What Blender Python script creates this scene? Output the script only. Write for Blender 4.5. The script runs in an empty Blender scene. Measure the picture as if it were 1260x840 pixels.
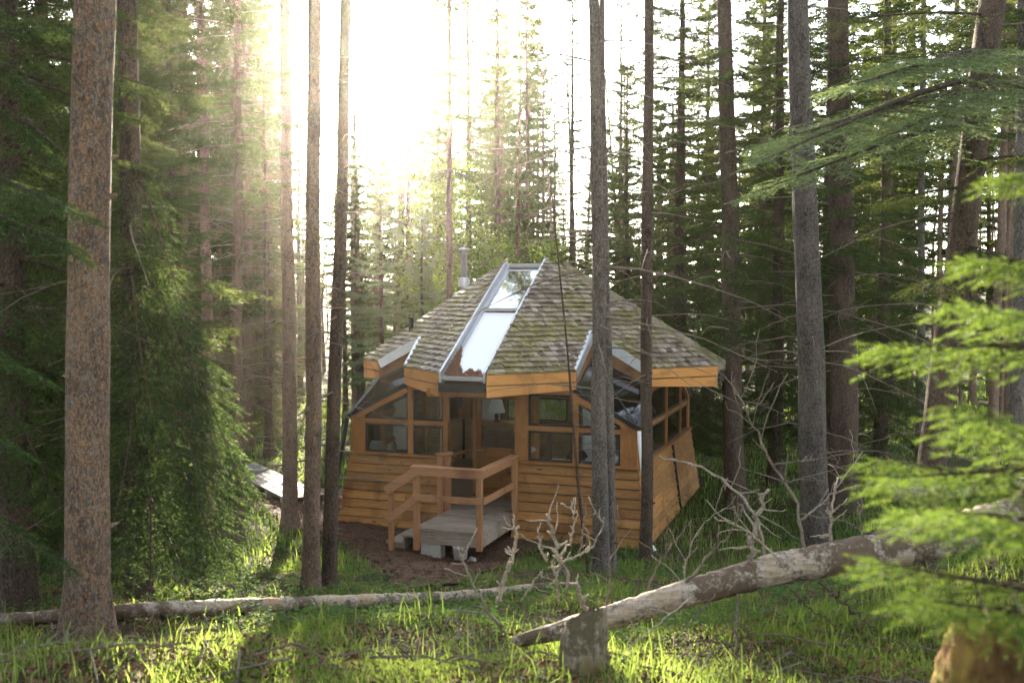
import bpy, math, random
import numpy as np
from mathutils import Vector, Matrix

# ------------------------------------------------------------------ camera, sky, sun, exposure
SC = bpy.context.scene
COL = SC.collection
CAMZ = 4.05
PITCH = math.radians(2.72)
cam_d = bpy.data.cameras.new("camera")
cam = bpy.data.objects.new("camera", cam_d)
COL.objects.link(cam)
cam.location = (0, 0, CAMZ)
cam.rotation_euler = (math.radians(90) - PITCH, 0, 0)
cam_d.lens = 35.0
cam_d.sensor_width = 36.0
cam_d.clip_start = 0.05
cam_d.clip_end = 1000
cam_d.dof.use_dof = True
cam_d.dof.focus_distance = 15.5
cam_d.dof.aperture_fstop = 4.0
SC.camera = cam

SUN_EL = math.radians(12.4)
SUN_AZ = math.radians(-8.8)          # measured from +Y towards +X
SUN_DIR = Vector((math.sin(SUN_AZ) * math.cos(SUN_EL), math.cos(SUN_AZ) * math.cos(SUN_EL), math.sin(SUN_EL)))
world = bpy.data.worlds.new("World")
SC.world = world
world.use_nodes = True
wn = world.node_tree
bg = wn.nodes["Background"]
sky = wn.nodes.new("ShaderNodeTexSky")
sky.sky_type = 'NISHITA'
sky.sun_disc = False
sky.sun_elevation = SUN_EL
sky.sun_rotation = SUN_AZ
sky.altitude = 1400
sky.air_density = 1.0
sky.dust_density = 2.0
hs = wn.nodes.new("ShaderNodeHueSaturation")       # thin milky cloud over the blue
hs.inputs["Saturation"].default_value = 0.45
wn.links.new(sky.outputs[0], hs.inputs["Color"])
wn.links.new(hs.outputs[0], bg.inputs["Color"])
bg.inputs["Strength"].default_value = 0.14

sun_d = bpy.data.lights.new("sun", 'SUN')
sun_d.energy = 5.0
sun_d.angle = math.radians(0.5)
sun_d.color = (1.0, 0.88, 0.70)
sun = bpy.data.objects.new("sun", sun_d)
COL.objects.link(sun)
sun.rotation_euler = SUN_DIR.to_track_quat('Z', 'Y').to_euler()
sun.location = (-10, 60, 30)

SC.view_settings.view_transform = 'Standard'
SC.view_settings.look = 'None'
SC.view_settings.gamma = 1.0
SC.view_settings.use_curve_mapping = False
SC.view_settings.exposure = 3.2
HAZE_DENSITY = 0.00026
HAZE_G = 0.90

SC.render.engine = 'CYCLES'
SC.cycles.use_denoising = True
SC.cycles.max_bounces = 7
SC.cycles.diffuse_bounces = 3
SC.cycles.glossy_bounces = 3
SC.cycles.transmission_bounces = 5
SC.cycles.transparent_max_bounces = 12
SC.cycles.volume_bounces = 0
SC.cycles.sample_clamp_indirect = 6.0
SC.cycles.caustics_reflective = False
SC.cycles.caustics_refractive = False

# ------------------------------------------------------------------ helpers
FPX = 1225.0
def ray(px, py):
    dx = (px - 630.0) / FPX
    dy = (420.0 - py) / FPX
    c, s = math.cos(PITCH), math.sin(PITCH)
    return np.array([dx, c + dy * s, -s + dy * c])
def at(px, py, Y):
    d = ray(px, py)
    return np.array([0, 0, CAMZ]) + d * (Y / d[1])

def sstep(a, b, x):
    t = np.clip((x - a) / (b - a), 0, 1)
    return t * t * (3 - 2 * t)
CX0, CY0, CPHI = 0.4273, 19.1355, -0.3372
def ground_z(x, y):
    x = np.asarray(x, float); y = np.asarray(y, float)
    z = 2.45 - 0.232 * (y - 4.1)
    z = np.where(y < 4.1, 2.45 + 0.10 * (4.1 - y), z)
    z = np.where(z > 3.0, 3.0 + (z - 3.0) * 0.3, z)
    z = 0.5 * (z + np.sqrt(z * z + 0.006)) - 0.02           # settles to level at the hut
    z = z + 0.035 * np.maximum(y - 42, 0) + 0.05 * np.maximum(np.abs(x - 1) - 9, 0) * sstep(4, 26, y)
    z = z + 0.75 * np.exp(-((x - 3.7) ** 2 + (y - 6.2) ** 2) / 1.0)
    z = z - 0.13 * np.exp(-((x + .85) ** 2 + (y - 15.0) ** 2) / 1.1)
    b = 0.05 * np.sin(1.3 * x + 0.7 * y) + 0.04 * np.sin(2.9 * x - 1.7 * y + 1) + 0.03 * np.sin(0.6 * x + 3.1 * y + 2) + 0.018 * np.sin(6.1 * x + 4.7 * y)
    damp = sstep(2.9, 5.5, np.hypot(x - CX0, y - CY0)) * 0.9 + 0.1
    return z + b * damp
def gz(x, y):
    return float(ground_z(x, y))
def on_ground(px, py):
    d = ray(px, py)
    lo = 2.0
    for Y in np.arange(2.0, 90, 0.02):
        p = np.array([0, 0, CAMZ]) + d * (Y / d[1])
        if p[2] <= gz(p[0], p[1]):
            return p
    return p

def nrm(a):
    return a / (np.linalg.norm(a, axis=-1, keepdims=True) + 1e-12)

class MB:
    """collects geometry for one mesh"""
    def __init__(self):
        self.v = []; self.q = []; self.t = []; self.n = 0
    def add(self, verts, quads=None, tris=None):
        verts = np.asarray(verts, np.float32).reshape(-1, 3)
        if quads is not None and len(quads):
            self.q.append(np.asarray(quads, np.int64).reshape(-1, 4) + self.n)
        if tris is not None and len(tris):
            self.t.append(np.asarray(tris, np.int64).reshape(-1, 3) + self.n)
        self.v.append(verts); self.n += len(verts)
        return self
    def box(self, x0, x1, y0, y1, z0, z1):
        v = [(x0,y0,z0),(x1,y0,z0),(x1,y1,z0),(x0,y1,z0),(x0,y0,z1),(x1,y0,z1),(x1,y1,z1),(x0,y1,z1)]
        return self.hexa(v)
    def hexa(self, v):
        return self.add(v, [(0,3,2,1),(4,5,6,7),(0,1,5,4),(1,2,6,5),(2,3,7,6),(3,0,4,7)])
    def bar(self, p0, p1, w, h, up=(0, 0, 1)):
        """rectangular bar from p0 to p1, w across, h along the up side"""
        p0 = np.array(p0, float); p1 = np.array(p1, float)
        d = nrm(p1 - p0); s = np.cross(d, np.array(up, float)); s = nrm(s); u = np.cross(s, d)
        a = s * w / 2; b = u * h / 2
        return self.hexa([p0-a-b, p0+a-b, p1+a-b, p1-a-b, p0-a+b, p0+a+b, p1+a+b, p1-a+b])
    def tube(self, pts, rad, sides=8, cap=True, rng=None, rough=0.0):
        pts = np.asarray(pts, float); n = len(pts)
        rad = np.broadcast_to(np.asarray(rad, float), (n,))
        tan = nrm(np.gradient(pts, axis=0))
        ref = np.array([0, 0, 1.0]) if abs(tan[:, 2]).mean() < 0.8 else np.array([1.0, 0, 0])
        s = nrm(np.cross(tan, ref)); u = np.cross(s, tan)
        a = np.arange(sides) * 2 * math.pi / sides
        R = rad[:, None] * np.ones((n, sides))
        if rng is not None and rough > 0:
            R = R * (1 + rough * (rng.random((n, sides)) - 0.5) * 2)
        ring = pts[:, None, :] + R[:, :, None] * (np.cos(a)[None, :, None] * s[:, None, :] + np.sin(a)[None, :, None] * u[:, None, :])
        i = np.arange(n - 1)[:, None] * sides; j = np.arange(sides)[None, :]; k = (j + 1) % sides
        q = np.stack([i + j, i + k, i + sides + k, i + sides + j], -1).reshape(-1, 4)
        v = ring.reshape(-1, 3)
        tr = []
        if cap:
            v = np.vstack([v, pts[0], pts[-1]])
            b = n * sides
            for m in range(sides):
                tr.append((b, (m + 1) % sides, m)); tr.append((b + 1, (n - 1) * sides + m, (n - 1) * sides + (m + 1) % sides))
        return self.add(v, q, tr)
    def lathe(self, c, prof, sides=20):
        """prof: list of (radius, z) from c"""
        c = np.array(c, float); a = np.arange(sides) * 2 * math.pi / sides
        v = []
        for r, z in prof:
            v.append(np.stack([c[0] + r * np.cos(a), c[1] + r * np.sin(a), np.full(sides, c[2] + z)], -1))
        n = len(prof)
        i = np.arange(n - 1)[:, None] * sides; j = np.arange(sides)[None, :]; k = (j + 1) % sides
        q = np.stack([i + j, i + k, i + sides + k, i + sides + j], -1).reshape(-1, 4)
        return self.add(np.concatenate(v), q)
    def mesh(self, name):
        me = bpy.data.meshes.new(name)
        V = np.concatenate(self.v) if self.v else np.zeros((0, 3), np.float32)
        Q = np.concatenate(self.q) if self.q else np.zeros((0, 4), np.int64)
        T = np.concatenate(self.t) if self.t else np.zeros((0, 3), np.int64)
        me.vertices.add(len(V)); me.vertices.foreach_set("co", V.astype(np.float32).ravel())
        loops = np.concatenate([Q.ravel(), T.ravel()]).astype(np.int32)
        me.loops.add(len(loops)); me.loops.foreach_set("vertex_index", loops)
        nq, nt = len(Q), len(T)
        starts = np.concatenate([np.arange(nq) * 4, nq * 4 + np.arange(nt) * 3]).astype(np.int32)
        me.polygons.add(nq + nt)
        me.polygons.foreach_set("loop_start", starts)
        me.update(calc_edges=True)
        me.validate()
        return me
    def build(self, name, mat, parent=None, smooth=False, bevel=0.0):
        me = self.mesh(name)
        me.materials.append(mat)
        me.polygons.foreach_set("use_smooth", np.full(len(me.polygons), smooth, bool))
        o = bpy.data.objects.new(name, me)
        COL.objects.link(o)
        if parent is not None:
            o.parent = parent
        if bevel > 0:
            b = o.modifiers.new("edge", 'BEVEL'); b.width = bevel; b.segments = 2; b.limit_method = 'ANGLE'
        return o

def tag(o, label=None, cat=None, group=None, kind=None):
    if label: o["label"] = label
    if cat: o["category"] = cat
    if group: o["group"] = group
    if kind: o["kind"] = kind
    return o
def thing(name, label, cat, loc=(0, 0, 0), rz=0.0, group=None):
    o = bpy.data.objects.new(name, None)
    COL.objects.link(o)
    o.empty_display_size = 0.2
    o.location = tuple(float(c) for c in loc); o.rotation_euler = (0, 0, rz)
    return tag(o, label, cat, group)

# ------------------------------------------------------------------ materials
class NT:
    def __init__(self, name):
        self.m = bpy.data.materials.new(name); self.m.use_nodes = True
        self.t = self.m.node_tree; self.t.nodes.clear()
        self.out = self.t.nodes.new("ShaderNodeOutputMaterial")
        self.tc = None
    def n(self, typ, **kw):
        nd = self.t.nodes.new(typ)
        for k, v in kw.items():
            if hasattr(nd, k) and k not in nd.inputs.keys(): setattr(nd, k, v)
            else: self.set(nd, k, v)
        return nd
    def set(self, nd, k, v):
        s = nd.inputs[k] if not isinstance(k, int) else nd.inputs[k]
        if isinstance(v, bpy.types.NodeSocket): self.t.links.new(v, s)
        elif hasattr(s, "default_value"):
            if hasattr(s.default_value, "__len__") and len(s.default_value) == 4 and len(v) == 3: v = (*v, 1)
            s.default_value = v
    def obj(self, scale=(1, 1, 1)):
        if self.tc is None: self.tc = self.n("ShaderNodeTexCoord")
        mp = self.n("ShaderNodeMapping"); self.set(mp, "Vector", self.tc.outputs["Object"]); mp.inputs["Scale"].default_value = scale
        return mp.outputs[0]
    def noise(self, vec, scale, detail=4, rough=0.55, dist=0.0):
        nd = self.n("ShaderNodeTexNoise"); self.set(nd, "Vector", vec)
        nd.inputs["Scale"].default_value = scale; nd.inputs["Detail"].default_value = detail
        nd.inputs["Roughness"].default_value = rough; nd.inputs["Distortion"].default_value = dist
        return nd.outputs["Fac"]
    def ramp(self, fac, stops):
        nd = self.n("ShaderNodeValToRGB"); self.set(nd, "Fac", fac)
        el = nd.color_ramp.elements
        while len(el) > 1: el.remove(el[-1])
        el[0].position = stops[0][0]; el[0].color = (*stops[0][1], 1)
        for p, c in stops[1:]:
            e = el.new(p); e.color = (*c, 1)
        return nd.outputs["Color"]
    def mask(self, fac, a, b):
        nd = self.n("ShaderNodeMapRange"); self.set(nd, "Value", fac)
        nd.inputs["From Min"].default_value = a; nd.inputs["From Max"].default_value = b
        return nd.outputs[0]
    def mix(self, f, a, b, mode='MIX'):
        nd = self.n("ShaderNodeMix"); nd.data_type = 'RGBA'; nd.blend_type = mode
        for s, v in ((nd.inputs[0], f), (nd.inputs[6], a), (nd.inputs[7], b)):
            if isinstance(v, bpy.types.NodeSocket): self.t.links.new(v, s)
            else: s.default_value = (*v, 1) if hasattr(v, "__len__") and len(v) == 3 else v
        return nd.outputs[2]
    def math(self, op, a, b=0.0):
        nd = self.n("ShaderNodeMath"); nd.operation = op
        for s, v in ((nd.inputs[0], a), (nd.inputs[1], b)):
            if isinstance(v, bpy.types.NodeSocket): self.t.links.new(v, s)
            else: s.default_value = v
        return nd.outputs[0]
    def bump(self, h, strength=0.3, dist=0.02):
        nd = self.n("ShaderNodeBump"); self.set(nd, "Height", h)
        nd.inputs["Strength"].default_value = strength; nd.inputs["Distance"].default_value = dist
        return nd.outputs[0]
    def island(self):
        return self.n("ShaderNodeNewGeometry").outputs["Random Per Island"]
    def orand(self):
        return self.n("ShaderNodeObjectInfo").outputs["Random"]
    def bsdf(self, color, rough=0.7, normal=None, metallic=0.0, spec=0.3, **kw):
        b = self.n("ShaderNodeBsdfPrincipled")
        self.set(b, "Base Color", color); self.set(b, "Roughness", rough); self.set(b, "Metallic", metallic)
        self.set(b, "Specular IOR Level", spec)
        if normal is not None: self.set(b, "Normal", normal)
        for k, v in kw.items(): self.set(b, k.replace("_", " "), v)
        self.t.links.new(b.outputs[0], self.out.inputs[0])
        return self.m

def mat_plain(name, col, rough=0.6, metallic=0.0, spec=0.4, var=0.12, scale=14):
    t = NT(name); v = t.obj()
    f = t.noise(v, scale, 5)
    c = t.mix(f, tuple(x * (1 - var) for x in col), tuple(min(1, x * (1 + var)) for x in col))
    return t.bsdf(c, rough, t.bump(f, 0.08, 0.01), metallic, spec)

def mat_wood(name, dark, light, axis='x', grain=9, rough=0.62, var=0.45, weather=0.0):
    """stained softwood boards, grain along one axis; each board its own tone, knots and water stains"""
    t = NT(name)
    sc = {'x': (0.7, grain, grain), 'z': (grain, grain, 0.7), 'y': (grain, 0.7, grain)}[axis]
    isl = t.island()
    g = t.noise(t.obj(sc), 4.0, 6, 0.62, 0.6)
    blot = t.noise(t.obj(), 2.3, 4, 0.6)
    col = t.ramp(g, [(0.25, dark), (0.75, light)])
    tone = t.math('MULTIPLY_ADD', isl, var); tone.node.inputs[2].default_value = 1 - var * 0.55
    col = t.mix(1.0, col, tone, 'MULTIPLY')
    col = t.mix(t.mask(blot, 0.52, 0.75), col, tuple(d * 0.55 for d in dark))
    vo = t.n("ShaderNodeTexVoronoi"); t.set(vo, "Vector", t.obj({'x': (1.6, 6, 6), 'z': (6, 6, 1.6), 'y': (6, 1.6, 6)}[axis])); vo.inputs["Scale"].default_value = 1.0
    col = t.mix(t.mask(vo.outputs["Distance"], 0.10, 0.05), col, (0.035, 0.015, 0.007))
    if weather:
        w = t.noise(t.obj(sc), 1.7, 5, 0.7)
        col = t.mix(t.math('MULTIPLY', t.mask(w, 0.42, 0.62), weather), col, (0.30, 0.275, 0.25))
    return t.bsdf(col, t.math('MULTIPLY_ADD', g, 0.25) if False else rough, t.bump(g, 0.25, 0.006), 0, 0.35)

M = {}
M['siding'] = mat_wood('stained_siding', (0.22, 0.085, 0.020), (0.45, 0.222, 0.060), 'x', var=0.55)
M['trim'] = mat_wood('stained_trim', (0.26, 0.102, 0.026), (0.42, 0.188, 0.052), 'x')
M['fascia'] = mat_wood('fascia_board', (0.42, 0.17, 0.038), (0.62, 0.285, 0.070), 'x', var=0.25)
M['post'] = mat_wood('stained_post', (0.24, 0.096, 0.024), (0.41, 0.182, 0.052), 'z', var=0.3)
M['rail'] = mat_wood('rail_wood', (0.36, 0.165, 0.073), (0.48, 0.24, 0.115), 'x', var=0.15)
M['railpost'] = mat_wood('rail_post_wood', (0.34, 0.155, 0.068), (0.46, 0.225, 0.105), 'z', var=0.15)
M['deck'] = mat_wood('weathered_deck', (0.17, 0.125, 0.085), (0.48, 0.385, 0.28), 'x', grain=14, rough=0.85, var=0.35, weather=0.4)
M['board_grey'] = mat_wood('grey_plank', (0.13, 0.115, 0.10), (0.26, 0.24, 0.21), 'x', grain=10, rough=0.85, var=0.3)
M['soffit'] = mat_wood('soffit', (0.16, 0.075, 0.028), (0.26, 0.13, 0.05), 'x')
M['lining'] = mat_wood('pale_pine_lining', (0.40, 0.27, 0.15), (0.58, 0.42, 0.26), 'x', var=0.15)
M['louver'] = mat_wood('louvred_wood', (0.26, 0.12, 0.04), (0.40, 0.20, 0.075), 'x', var=0.2)

def mat_shingle():
    t = NT('cedar_shakes'); isl = t.island()
    g = t.noise(t.obj((30, 3, 3)), 2.0, 5, 0.6)
    col = t.ramp(isl, [(0.0, (0.085, 0.06, 0.042)), (0.45, (0.22, 0.175, 0.13)), (1.0, (0.46, 0.40, 0.335))])
    col = t.mix(t.mask(g, 0.35, 0.7), col, t.mix(1.0, col, (0.55, 0.5, 0.46), 'MULTIPLY'))
    big = t.noise(t.obj(), 1.1, 3, 0.6); fine = t.noise(t.obj(), 26, 5, 0.7)
    moss = t.math('ADD', t.math('MULTIPLY', big, 0.9), t.math('MULTIPLY', fine, 0.7))
    mc = t.ramp(t.noise(t.obj(), 9, 3), [(0.3, (0.085, 0.080, 0.012)), (0.7, (0.26, 0.215, 0.03))])
    col = t.mix(t.math('MULTIPLY', t.mask(moss, 0.74, 0.92), 0.8), col, mc)
    return t.bsdf(col, 0.62, t.bump(t.math('ADD', g, t.math('MULTIPLY', fine, 0.6)), 0.5, 0.008), 0, 0.5)
M['shingle'] = mat_shingle()

def mat_bark(name, dark, mid, warm, warmth=0.5, scale=1.0, lichen=0.0):
    """scaly bark: small plates parted by dark cracks, warm flakes and pale lichen"""
    t = NT(name)
    nz = t.n("ShaderNodeTexNoise"); t.set(nz, "Vector", t.obj((1, 1, 0.6))); nz.inputs["Scale"].default_value = 22 * scale; nz.inputs["Detail"].default_value = 4
    mixv = t.n("ShaderNodeMixRGB"); mixv.blend_type = 'ADD'; mixv.inputs[0].default_value = 0.075
    t.set(mixv, 1, t.obj((1, 1, 0.5))); t.set(mixv, 2, nz.outputs["Color"])
    ed = t.n("ShaderNodeTexVoronoi"); ed.feature = 'DISTANCE_TO_EDGE'; t.set(ed, "Vector", mixv.outputs[0]); ed.inputs["Scale"].default_value = 72 * scale
    cell = t.n("ShaderNodeTexVoronoi"); t.set(cell, "Vector", mixv.outputs[0]); cell.inputs["Scale"].default_value = 72 * scale
    n1 = t.noise(t.obj((1, 1, 0.45)), 60 * scale, 6, 0.7)
    n2 = t.noise(t.obj((1, 1, 0.4)), 7 * scale, 5, 0.65)
    plate = t.mask(ed.outputs["Distance"], 0.0, 0.16)
    h = t.math('ADD', t.math('MULTIPLY', plate, 0.34), t.math('MULTIPLY', n1, 0.8))
    csep = t.n("ShaderNodeSeparateColor"); t.set(csep, "Color", cell.outputs["Color"])
    tone = t.math('ADD', t.math('MULTIPLY', csep.outputs[0], 0.30), n2)
    body = t.ramp(tone, [(0.42, tuple(.38 * c for c in mid)), (0.66, mid), (0.92, tuple(min(1, 1.4 * c) for c in mid))])
    body = t.mix(t.math('MULTIPLY', t.mask(t.math('ADD', csep.outputs[1], n2), 0.85, 1.25), warmth), body, warm)
    col = t.mix(t.mask(h, 0.30, 0.74), dark, body)
    if lichen:
        n3 = t.noise(t.obj(), 30 * scale, 6, 0.75)
        col = t.mix(t.math('MULTIPLY', t.mask(n3, 0.60, 0.72), lichen), col, (0.34, 0.36, 0.29))
    ov = t.math('MULTIPLY_ADD', t.orand(), 0.35); ov.node.inputs[2].default_value = 0.8
    col = t.mix(1.0, col, ov, 'MULTIPLY')
    return t.bsdf(col, 0.9, t.bump(h, 0.8, 0.015), 0, 0.15)
M['bark_pine'] = mat_bark('pine_bark', (0.045, 0.03, 0.022), (0.225, 0.175, 0.138), (0.36, 0.18, 0.08), 0.55, 1.0, 0.3)
M['bark_dark'] = mat_bark('spruce_bark', (0.016, 0.012, 0.009), (0.115, 0.088, 0.067), (0.19, 0.11, 0.06), 0.45, 1.0, 0.35)
M['bark_grey'] = mat_bark('grey_bark', (0.020, 0.017, 0.014), (0.165, 0.145, 0.125), (0.27, 0.18, 0.11), 0.3, 0.9, 0.6)
M['dead'] = mat_bark('dead_wood', (0.26, 0.19, 0.13), (0.58, 0.50, 0.41), (0.42, 0.26, 0.12), 0.4, 1.6, 0.5)
M['twig'] = mat_bark('dead_twig', (0.12, 0.09, 0.065), (0.29, 0.24, 0.19), (0.30, 0.18, 0.09), 0.4, 2.0, 0.3)
def mat_log(name, sc, a, b, warm, bark):
    t = NT(name)
    g = t.noise(t.obj(sc), 5.0, 7, 0.68, 0.5); big = t.noise(t.obj(), 2.6, 5, 0.65); fine = t.noise(t.obj(), 38, 5, 0.7)
    col = t.ramp(g, [(0.28, a), (0.62, b)])
    col = t.mix(t.math('MULTIPLY', t.mask(big, 0.50, 0.62), 0.65), col, t.mix(g, tuple(.4 * c for c in warm), warm))
    col = t.mix(t.mask(t.math('ADD', big, t.math('MULTIPLY', fine, 0.35)), 0.71, 0.63), col, t.mix(fine, tuple(.5 * c for c in bark), tuple(1.5 * c for c in bark)))
    col = t.mix(t.math('MULTIPLY', t.mask(fine, 0.60, 0.70), 0.5), col, (0.36, 0.37, 0.30))
    return t.bsdf(col, 0.85, t.bump(t.math('ADD', g, t.math('MULTIPLY', fine, .5)), 0.8, 0.015), 0, 0.2)
M['log'] = mat_log('log_wood', (0.8, 9, 9), (0.16, 0.12, 0.085), (0.52, 0.45, 0.37), (0.46, 0.25, 0.09), (0.13, 0.09, 0.06))
M['stump'] = mat_log('stump_wood', (9, 9, 0.9), (0.06, 0.045, 0.03), (0.30, 0.26, 0.20), (0.33, 0.17, 0.05), (0.10, 0.08, 0.05))

def mat_leaf(name, c0, c1, trans=0.4, tcol=None, tip=None, rough=0.7):
    """needles and leaves: diffuse with light coming through"""
    t = NT(name)
    n = t.noise(t.obj(), 1.4, 3, 0.6); isl = t.island()
    f = t.math('ADD', t.math('MULTIPLY', n, 0.6), t.math('MULTIPLY', isl, 0.4))
    col = t.ramp(f, [(0.25, c0), (0.75, c1)])
    if tip is not None:
        col = t.mix(t.mask(isl, 0.80, 0.9), col, tip)
    ov = t.math('MULTIPLY_ADD', t.orand(), 0.4); ov.node.inputs[2].default_value = 0.8
    col = t.mix(1.0, col, ov, 'MULTIPLY')
    b = t.n("ShaderNodeBsdfPrincipled"); t.set(b, "Base Color", col); t.set(b, "Roughness", rough); t.set(b, "Specular IOR Level", 0.08 if rough < .9 else 0.04)
    tr = t.n("ShaderNodeBsdfTranslucent")
    tc = t.mix(0.75, col, tuple(tcol)) if tcol else col
    t.set(tr, "Color", tc)
    mx = t.n("ShaderNodeMixShader"); mx.inputs[0].default_value = trans
    t.t.links.new(b.outputs[0], mx.inputs[1]); t.t.links.new(tr.outputs[0], mx.inputs[2])
    t.t.links.new(mx.outputs[0], t.out.inputs[0])
    return t.m
M['needle'] = mat_leaf('spruce_needles', (0.015, 0.029, 0.011), (0.042, 0.070, 0.021), 0.35, (0.20, 0.24, 0.05))
M['needle_near'] = mat_leaf('spruce_needles_near', (0.012, 0.028, 0.011), (0.034, 0.066, 0.020), 0.3, (0.11, 0.17, 0.035), (0.06, 0.10, 0.028))
M['needle_bright'] = mat_leaf('young_needles', (0.014, 0.048, 0.012), (0.085, 0.165, 0.028), 0.32, (0.24, 0.34, 0.045), (0.22, 0.21, 0.05))
M['needle_sunlit'] = mat_leaf('sunlit_needles', (0.08, 0.135, 0.065), (0.20, 0.26, 0.13), 0.4, (0.36, 0.44, 0.16))  # sunlight put into the colour: paler copy of the spruce needles
M['tip_light'] = mat_leaf('rim_lit_tips', (0.05, 0.10, 0.026), (0.10, 0.165, 0.042), 0.36, (0.20, 0.28, 0.06))  # highlight of rim-lit bough tips put into the colour
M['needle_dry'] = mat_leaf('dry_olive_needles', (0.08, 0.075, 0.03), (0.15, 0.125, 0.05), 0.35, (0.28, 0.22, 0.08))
M['aspen'] = mat_leaf('aspen_leaves', (0.07, 0.13, 0.03), (0.14, 0.21, 0.05), 0.5, (0.36, 0.46, 0.06))
M['grass'] = mat_leaf('grass_blades', (0.055, 0.115, 0.025), (0.15, 0.205, 0.05), 0.45, (0.32, 0.42, 0.07), (0.27, 0.23, 0.10))
M['herb'] = mat_leaf('undergrowth_leaves', (0.035, 0.085, 0.022), (0.09, 0.16, 0.04), 0.4, (0.22, 0.34, 0.06), rough=0.95)

def mat_ground():
    t = NT('forest_floor')
    a = t.noise(t.obj(), 0.55, 5, 0.6); b = t.noise(t.obj(), 7, 6, 0.7); c = t.noise(t.obj(), 45, 4, 0.7)
    soil = t.ramp(c, [(0.3, (0.030, 0.019, 0.011)), (0.7, (0.115, 0.075, 0.045))])
    moss = t.ramp(b, [(0.3, (0.022, 0.043, 0.011)), (0.7, (0.06, 0.095, 0.022))])
    col = t.mix(t.mask(t.math('ADD', t.math('MULTIPLY', a, 1.0), t.math('MULTIPLY', b, 0.6)), 0.66, 0.95), soil, moss)
    return t.bsdf(col, 0.95, t.bump(t.math('ADD', b, c), 0.8, 0.05), 0, 0.1)
def mat_rot():
    t = NT('rotten_mossy_wood')
    a = t.noise(t.obj((1, 1, .5)), 9, 6, 0.7, .4); b = t.noise(t.obj(), 26, 6, 0.75); c = t.noise(t.obj(), 5, 4, 0.6)
    col = t.ramp(a, [(0.3, (0.05, 0.028, 0.014)), (0.5, (0.20, 0.115, 0.045)), (0.7, (0.42, 0.28, 0.07))])
    moss = t.ramp(b, [(0.3, (0.08, 0.09, 0.015)), (0.7, (0.34, 0.29, 0.05))])
    col = t.mix(t.mask(t.math('ADD', c, t.math('MULTIPLY', b, .5)), 0.66, 0.82), col, moss)
    return t.bsdf(col, 0.95, t.bump(t.math('ADD', a, b), 0.9, 0.03), 0, 0.1)
M['rot'] = mat_rot()
M['ground'] = mat_ground()
def mat_mulch():
    t = NT('bark_mulch')
    vo = t.n("ShaderNodeTexVoronoi"); t.set(vo, "Vector", t.obj()); vo.inputs["Scale"].default_value = 42
    c = t.noise(t.obj(), 30, 5, 0.7)
    col = t.mix(0.45, t.ramp(vo.outputs["Color"], [(0.0, (0.045, 0.025, 0.015)), (0.6, (0.14, 0.080, 0.048)), (1.0, (0.25, 0.165, 0.11))]),
                t.ramp(c, [(0.3, (0.035, 0.019, 0.011)), (0.7, (0.16, 0.092, 0.055))]))
    return t.bsdf(col, 0.9, t.bump(t.math('ADD', c, vo.outputs["Distance"]), 0.8, 0.02), 0, 0.15)
M['mulch'] = mat_mulch()
M['gravel'] = mat_plain('gravel', (0.30, 0.28, 0.26), 0.95, var=0.35, scale=30)
M['metal'] = mat_plain('zinc_flashing', (0.52, 0.53, 0.55), 0.42, 0.75, 0.5, 0.15, 9)
M['metal_dark'] = mat_plain('dark_gutter', (0.025, 0.022, 0.02), 0.5, 0.2)
M['steel'] = mat_plain('stove_pipe', (0.42, 0.41, 0.40), 0.4, 0.8, 0.5, 0.2)
M['white_panel'] = mat_plain('white_skylight_panel', (0.80, 0.81, 0.83), 0.25, 0, 0.6, 0.03, 4)
M['white'] = mat_plain('white_paint', (0.84, 0.83, 0.80), 0.6, 0, 0.3, 0.05)
M['shade'] = mat_plain('lamp_shade_cloth', (0.85, 0.83, 0.80), 0.8, 0, 0.2, 0.04)
M['dark'] = mat_plain('dark_frame', (0.022, 0.018, 0.015), 0.5)
M['black'] = mat_plain('black_fabric', (0.018, 0.018, 0.02), 0.8)
M['concrete'] = mat_plain('concrete', (0.40, 0.37, 0.31), 0.9, var=0.35, scale=22)
M['stone'] = mat_plain('pale_stone', (0.55, 0.54, 0.52), 0.85, var=0.3, scale=30)
M['floor'] = mat_wood('floor_boards', (0.18, 0.10, 0.05), (0.32, 0.2, 0.11), 'x')
M['brown'] = mat_plain('brown_upholstery', (0.10, 0.065, 0.045), 0.85, var=0.3)
M['linen'] = mat_plain('bed_linen', (0.62, 0.60, 0.55), 0.85, var=0.12, scale=5)
M['litter'] = None
t = NT('pine_litter'); c1 = t.noise(t.obj(), 60, 5, 0.7)
M['litter'] = t.bsdf(t.ramp(c1, [(0.3, (0.09, 0.045, 0.026)), (0.55, (0.24, 0.125, 0.075)), (0.8, (0.38, 0.23, 0.15))]), 0.95, t.bump(c1, 1.0, 0.03), 0, 0.1)

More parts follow.
